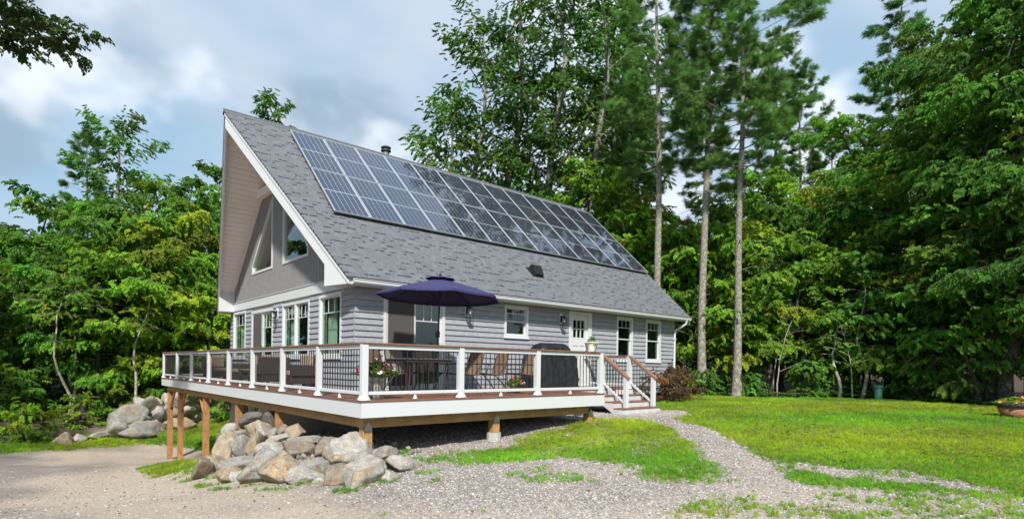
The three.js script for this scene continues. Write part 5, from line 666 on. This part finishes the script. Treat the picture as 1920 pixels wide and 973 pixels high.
  // shrubs
  const SH = [[-1.9, -22.3, 2.4, 1.1, 2, 'tall green undergrowth bush behind the boulder bank'], [-5.6, -23.4, 2.3, 1.2, 2, 'green undergrowth bush among the pale birch trunks'], [-8.6, -24.2, 2.4, 1.3, 1, 'green undergrowth bush at the outer edge of the woods'], [-7.0, -28.5, 2.6, 1.4, 1, 'green undergrowth bush deep in the woods beyond the drive'], [1.2, -24.6, 2.6, 1.3, 2, 'green undergrowth bush deep behind the boulder bank'], [-3.8, -27.0, 2.6, 1.4, 1, 'green undergrowth bush in the middle of the woods beyond the drive'], [-5.5, -18.3, 1.5, 0.8, 3, 'bright shrub among the low rocks beyond the drive'], [-7.6, -19.2, 1.7, 1.0, 2, 'green shrub at the outer end of the drive verge'], [-3.6, -20.8, 1.4, 0.8, 3, 'small bright shrub behind the bank of boulders'], [2.6, -19.2, 1.3, 0.9, 3, 'low bright shrub behind the far deck posts'], [0.6, -21.2, 2.2, 1.2, 2, 'green shrub on top of the boulder bank'], [14.6, 0.3, 0.9, 0.8, 1, 'low green shrub at the foot of the pines beside the house'], [16.6, 1.2, 0.8, 0.7, 1, 'low green shrub between the two pine trunks at the lawn'], [18.5, 2.8, 1.0, 0.9, 1, 'green bush at the lawn edge beyond the pines'], [20.0, 4.2, 1.3, 1.0, 1, 'green bush behind the well pipe'], [20.4, 5.8, 1.5, 1.1, 0, 'dark bush beyond the well pipe'], [19.6, 7.2, 1.2, 0.9, 0, 'dark bush nearest the terracotta pot'], [17.2, -0.6, 1.6, 1.1, 2, 'mid green bush behind the pine trunks']];
  SH.forEach((s, i) => leafTree({ kind: 'shrub', x: s[0], z: s[1], H: s[2], R: s[3], clear: 0.08, tone: s[4], seed: 2000 + i, name: 'shrub', label: s[5], group: 'shrubs along the wood edge', dens: 2.4, leaf: 0.85 }));
  leafTree({ kind: 'shrub', x: 12.1, z: 0.85, H: 1.05, R: 0.75, clear: 0.02, tone: 4, seed: 2051, name: 'shrub', label: 'reddish brown shrub at the house corner by the downspout', group: 'shrubs by the house', dens: 11, leaf: 0.36 }); leafTree({ kind: 'shrub', x: 10.9, z: 0.95, H: 0.95, R: 0.7, clear: 0.02, tone: 4, seed: 2052, name: 'shrub', label: 'reddish brown shrub beside the porch steps', group: 'shrubs by the house', dens: 11, leaf: 0.36 });
  // bare dead saplings at the edge of the wood
  [[17.0, 2.2, 4.2, 0.5, 'bare dead sapling arching out from the wood behind the pines'], [18.6, 4.4, 3.6, -0.4, 'bare dead sapling leaning near the well pipe'], [15.9, -1.2, 5.2, 0.7, 'bare dead sapling curving up beside the roof end'], [20.6, 6.6, 5.0, -0.8, 'bare pale branchy sapling in the dark woods by the terracotta pot'], [18.4, 1.4, 5.6, 0.9, 'bare branchy sapling in the bright woods past the pines']].forEach(([x, z, H, lean, label], i) => { const q = rng(600 + i), g = thing('dead_sapling', label, 'tree', 'dead saplings', [x, gy(x, z), z]), P = [], R = []; for (let k = 0; k <= 8; k++) { const t = k / 8; P.push(new THREE.Vector3(lean * t * t * 1.6 + 0.1 * noise(t * 4, i, 1), H * (t - 0.12 * t * t) - (k ? 0 : 0.1), lean * t * t * 0.9 + 0.1 * noise(t * 4, i, 7))); R.push(0.032 * (1 - 0.85 * t)); } part(g, 'stem', tube(P, R, 6), M.birchBark); for (let k = 0; k < 12; k++) { const a = q() * 6.28, s = P[2 + Math.floor(q() * 6)], l = 0.4 + 1.2 * q(); part(g, 'bare_branch', tube([s, new THREE.Vector3(s.x + Math.cos(a) * l * 0.5, s.y + l * 0.25, s.z + Math.sin(a) * l * 0.5), new THREE.Vector3(s.x + Math.cos(a) * l, s.y + l * (0.2 + 0.3 * q()), s.z + Math.sin(a) * l)], [0.013, 0.009, 0.003], 4), M.birchBark); } });
  // ferns
  const fern = (() => { const r = rng(12), l = []; for (let k = 0; k < 11; k++) { const a = k / 11 * 6.283 + r() * 0.4, L = 0.5 + 0.25 * r(), fr = []; for (let i = 1; i < 13; i++) { const t = i / 13, x = L * t, y = L * (0.75 * t - 0.55 * t * t) + 0.02, w = L * 0.24 * Math.sin(Math.PI * Math.min(1, t * 0.8 + 0.22)); for (const s of [-1, 1]) { const q = leafBlade(w, 0.045, 0.15); q.rotateY(-s * 1.25); q.rotateZ(0.2 - 0.5 * t); q.translate(x, y, 0); fr.push(q); } } const m = merge(fr); m.rotateY(a); l.push(m); } return merge(l); })();
  const fm = [[0.06, 0.15, 0.02], [0.08, 0.19, 0.025], [0.05, 0.12, 0.02]].map((c) => { const m = leafMat.clone(); m.color = lin(...c); return m; }), r = rng(31), E = [[14.3, -1.4], [15.7, 1.7], [17.2, 3.0], [18.7, 5.0], [19.0, 6.6], [18.4, 8.6], [17.9, 10.4]];
  for (let i = 0; i < 34; i++) { const q = i / 34 * 5.9, k = Math.floor(q), x = lerp(E[k][0], E[k + 1][0], q - k) + 0.15 + 0.9 * r(), z = lerp(E[k][1], E[k + 1][1], q - k) - 0.1 - 0.5 * r(); const m = single('fern', fern, fm[i % 3], 'fern clump along the lawn edge, ' + ord(i) + ' from the house', 'fern', 'ferns along the lawn edge'); m.position.set(x, gy(x, z), z); m.rotation.y = r() * 6.28; m.scale.setScalar(0.6 + 0.5 * r()); }
}
{ // the far wood, one mass
  const far = new THREE.Group(); far.name = 'distant_woods'; far.userData = { label: 'distant mixed woodland filling the gaps between the nearer trees', category: 'woodland', kind: 'stuff' }; scene.add(far); const r = rng(404), mats = [], cols = [], wood = [], ax = Math.sin(0.71855), az = -Math.cos(0.71855);
  for (let k = 0; k < 92; k++) { const lat = -1.05 + 2.15 * (k + r()) / 92, d = 44 + 32 * r(), x = -6 + d * (ax - az * lat), z = 12.44 + d * (az + ax * lat), H = (lat < -0.45 ? 10 : lat < -0.1 ? 9.5 : 11) + 4.5 * r(), g = gy(x, z), R = 2.6 + 1.4 * r(), tn = 0.7 + 0.5 * r(), yel = r(); wood.push(tube([[x, g - 0.3, z], [x + (r() - 0.5), g + H * 0.6, z + (r() - 0.5)], [x + (r() - 0.5), g + H * 0.96, z]], [0.16, 0.1, 0.02], 5, false));
    for (let i = 0; i < 150; i++) { const a = r() * 6.28, rr = 5.5 * Math.sqrt(r()), v = tn * (0.6 + 0.5 * r()); mats.push(trs(x + Math.cos(a) * rr, g + 4.2 * r(), z + Math.sin(a) * rr, (r() - 0.5) * 1.6, r() * 6.28, (r() - 0.5) * 1.6, 2.6 + 1.2 * r())); cols.push([0.06 * v, 0.14 * v, 0.02 * v]); }
    for (let i = 0; i < 300; i++) { const t = Math.pow(r(), 0.8), h = H * (0.1 + 0.9 * t), rr = R * Math.pow(Math.sin(Math.PI * (0.12 + 0.84 * t)), 0.7) * Math.sqrt(r()), a = r() * 6.28; mats.push(trs(x + Math.cos(a) * rr, g + h, z + Math.sin(a) * rr, (r() - 0.5) * 1.1, -(a + (r() - 0.5) * 2), (r() - 1.05) * 0.95, 2.3 + 1.2 * r())); const v = tn * (0.7 + 0.6 * r()); cols.push([lerp(0.07, 0.12, yel) * v, lerp(0.17, 0.215, yel) * v, 0.024 * v]); } }
  part(far, 'trunks', merge(wood), M.bark).userData.kind = 'stuff'; instanced(far, 'crowns', SPRAYS[2], leafMat, mats, cols); LEAVES += mats.length;
}
{ // utility wires to the far left
  const wm = std([0.03, 0.03, 0.03], 0.7); [[2.55, 4.3, 'uppermost'], [2.15, 4.0, 'middle'], [1.7, 3.4, 'lowest']].forEach((w, i) => { const pts = []; for (let k = 0; k <= 12; k++) { const t = k / 12; pts.push([lerp(-6.9, -4.7, t) - 0.02 * i, lerp(w[0], w[1], t) - 0.5 * Math.sin(Math.PI * t), lerp(-5, -39.6, t)]); } single('utility_wire', tube(pts, 0.011, 5), wm, w[2] + ' thin utility wire crossing in front of the woods', 'wire', 'utility wires'); });
}
// ---------- grass and stones ----------
{
  const blade = (seed, n, L, W) => { const r = rng(seed), pos = []; for (let i = 0; i < n; i++) { const a = r() * 6.283, l = L * (0.6 + 0.6 * r()), th = 0.15 + 0.65 * r(), x0 = (r() - 0.5) * L * 0.9, z0 = (r() - 0.5) * L * 0.9, w = W * (0.7 + 0.6 * r()), c = Math.cos(a), s = Math.sin(a), e = l * Math.sin(th), y = l * Math.cos(th), mx = e * 0.35, my = y * 0.6; pos.push(x0 - s * w, 0, z0 + c * w, x0 + s * w, 0, z0 - c * w, x0 + c * mx + s * w * 0.7, my, z0 + s * mx - c * w * 0.7, x0 - s * w, 0, z0 + c * w, x0 + c * mx + s * w * 0.7, my, z0 + s * mx - c * w * 0.7, x0 + c * e, y, z0 + s * e); } const g = new THREE.BufferGeometry(); g.setAttribute('position', new THREE.Float32BufferAttribute(pos, 3)); g.computeVertexNormals(); g.setAttribute('uv', new THREE.Float32BufferAttribute(new Float32Array(pos.length / 3 * 2), 2)); return g; };
  const G = blade(3, 11, 0.075, 0.0034), lawn = new THREE.Group(); lawn.name = 'grass'; lawn.userData = { label: 'patchy green grass of the lawn, verge and gravel edges', category: 'grass', kind: 'stuff' }; scene.add(lawn); const r = rng(9), m = [], c = [];
  const put = (x0, z0, x1, z1, per, s) => { const n = Math.round((x1 - x0) * (z1 - z0) * per); for (let i = 0; i < n; i++) { const x = lerp(x0, x1, r()), z = lerp(z0, z1, r()), dx = x + 6.011, dz = z - 12.44, dep = dx * 0.658 - dz * 0.753, lat = (dx * 0.753 + dz * 0.658) / dep; if (dep < 3 || Math.abs(lat) > 1.0) continue; if (x > -0.05 && x < 13.1 && z < 0 && z > -9.9) continue; if (x > DX && x < DE && z < 3.05 && z > -2) continue; if (r() > grassAt(x, z)) continue; if (s === 1 && dep > 13.5 || s > 1 && s < 2 && (dep <= 13.5 || dep > 30) || s >= 2 && dep < 18) continue;
    const p = fbm(x * 0.5, 2.2, z * 0.5, 3), q = noise(x * 0.23 + 7, 3.3, z * 0.23), v = 0.66 + 0.5 * r() + 0.75 * p, dry = Math.max(0, Math.min(1, 0.42 + 1.5 * q + 0.9 * (r() - 0.5))); m.push(trs(x, gyn(x, z) - 0.005, z, (r() - 0.5) * 0.3, r() * 6.28, (r() - 0.5) * 0.3, s * (0.6 + 0.6 * r()) * (1 + 0.5 * p))); if (r() < 0.06 + 0.1 * dry) c.push([0.36 * v, 0.31 * v, 0.12 * v]); else c.push([lerp(0.19, 0.41, dry) * v, lerp(0.45, 0.53, dry) * v, lerp(0.018, 0.014, dry) * v]); } };
  put(-3.6, -8, 14, 16, 420, 1); put(2, -3, 19, 16, 190, 1.35); put(-14, -19, 7, -9.9, 90, 2.2); put(-4, -9, -1.4, 0, 260, 1.35); instanced(lawn, 'grass_tufts', G, leafMat, m, c);
  const cm = [], cc = []; for (let i = 0; i < 5200; i++) { const x = lerp(0, 18, r()), z = lerp(2, 15, r()); if (grassAt(x, z) < 0.7 || noise(x * 0.7, 5.5, z * 0.7) < 0.05 * (r() - 0.2)) continue; if (x < 13 && z < 0.5) continue; const k = r() < 0.3; cm.push(trs(x, gyn(x, z) + 0.03 + 0.03 * r(), z, r() - 0.5, r() * 6.28, r() - 0.5, k ? 0.35 : 0.8)); cc.push(k ? [0.55, 0.53, 0.45] : [0.10 * (0.7 + 0.6 * r()), 0.24 * (0.7 + 0.6 * r()), 0.03]); } instanced(lawn, 'clover', potLeaf, leafMat, cm, cc);
  const tm = [], tc = []; for (let i = 0; i < 2600; i++) { const x = lerp(-7, 19, r()), z = lerp(-8, 12, r()); if (x > -1.6 && x < 13.2 && z < 3.4) continue; tm.push(trs(x, gyn(x, z) + 0.006 + 0.02 * grassAt(x, z), z, r() - 0.5, r() * 6.28, r() - 0.5, 0.5 + 0.5 * r())); const v = 0.6 + 0.7 * r(); tc.push([0.24 * v, 0.15 * v, 0.07 * v]); } const lit = new THREE.Group(); lit.name = 'leaf_litter'; lit.userData = { label: 'dry fallen leaves scattered over drive and lawn', category: 'leaf litter', kind: 'stuff' }; scene.add(lit); instanced(lit, 'fallen_leaves', leafBlade(0.06, 0.035, 0.3), leafMat, tm, tc); console.log('grass', m.length);
  const S = new THREE.Group(); S.name = 'gravel'; S.userData = { label: 'loose crushed stone scattered over the drive and path', category: 'gravel', kind: 'stuff' }; scene.add(S); const sm = [], sc = [], base = new THREE.IcosahedronGeometry(1, 0), pal = [[0.30, 0.285, 0.275], [0.38, 0.355, 0.335], [0.48, 0.455, 0.43], [0.33, 0.285, 0.265], [0.15, 0.15, 0.155], [0.40, 0.35, 0.305]];
  for (let i = 0; i < 230000; i++) { const dep = 4.6 + 13 * Math.pow(r(), 1.25), lat = -0.95 + 1.9 * r(), x = -6.011 + dep * (0.658 + 0.753 * lat), z = 12.44 + dep * (-0.753 + 0.658 * lat); if (x > -0.05 && x < 13 && z < 0.0) continue; if (z < -9) continue; if (woodsEdge(x, z) > -0.3) continue; const g = grassAt(x, z); if (r() < g * 1.1) continue; const sand = smooth(-1.4, -3.0, x) * 0.93; if (r() < sand) continue; const s = (0.006 + 0.012 * r() * r()) * (0.8 + 0.04 * dep), p = pal[Math.floor(r() * 6)], v = 0.75 + 0.4 * r(); sm.push(new THREE.Matrix4().compose(V3.set(x, gyn(x, z) + s * 0.15, z), Q4.setFromEuler(E3.set((r() - 0.5) * 0.8, r() * 6.28, (r() - 0.5) * 0.8)), S3.set(s * (0.8 + 0.6 * r()), s * (0.4 + 0.35 * r()), s * (0.7 + 0.5 * r())))); sc.push([p[0] * v, p[1] * v, p[2] * v]); }
  instanced(S, 'gravel_stones', base, std([1, 1, 1], 0.95), sm, sc); console.log('stones', sm.length, 'sprays', LEAVES);
}
renderer.render(scene, camera);
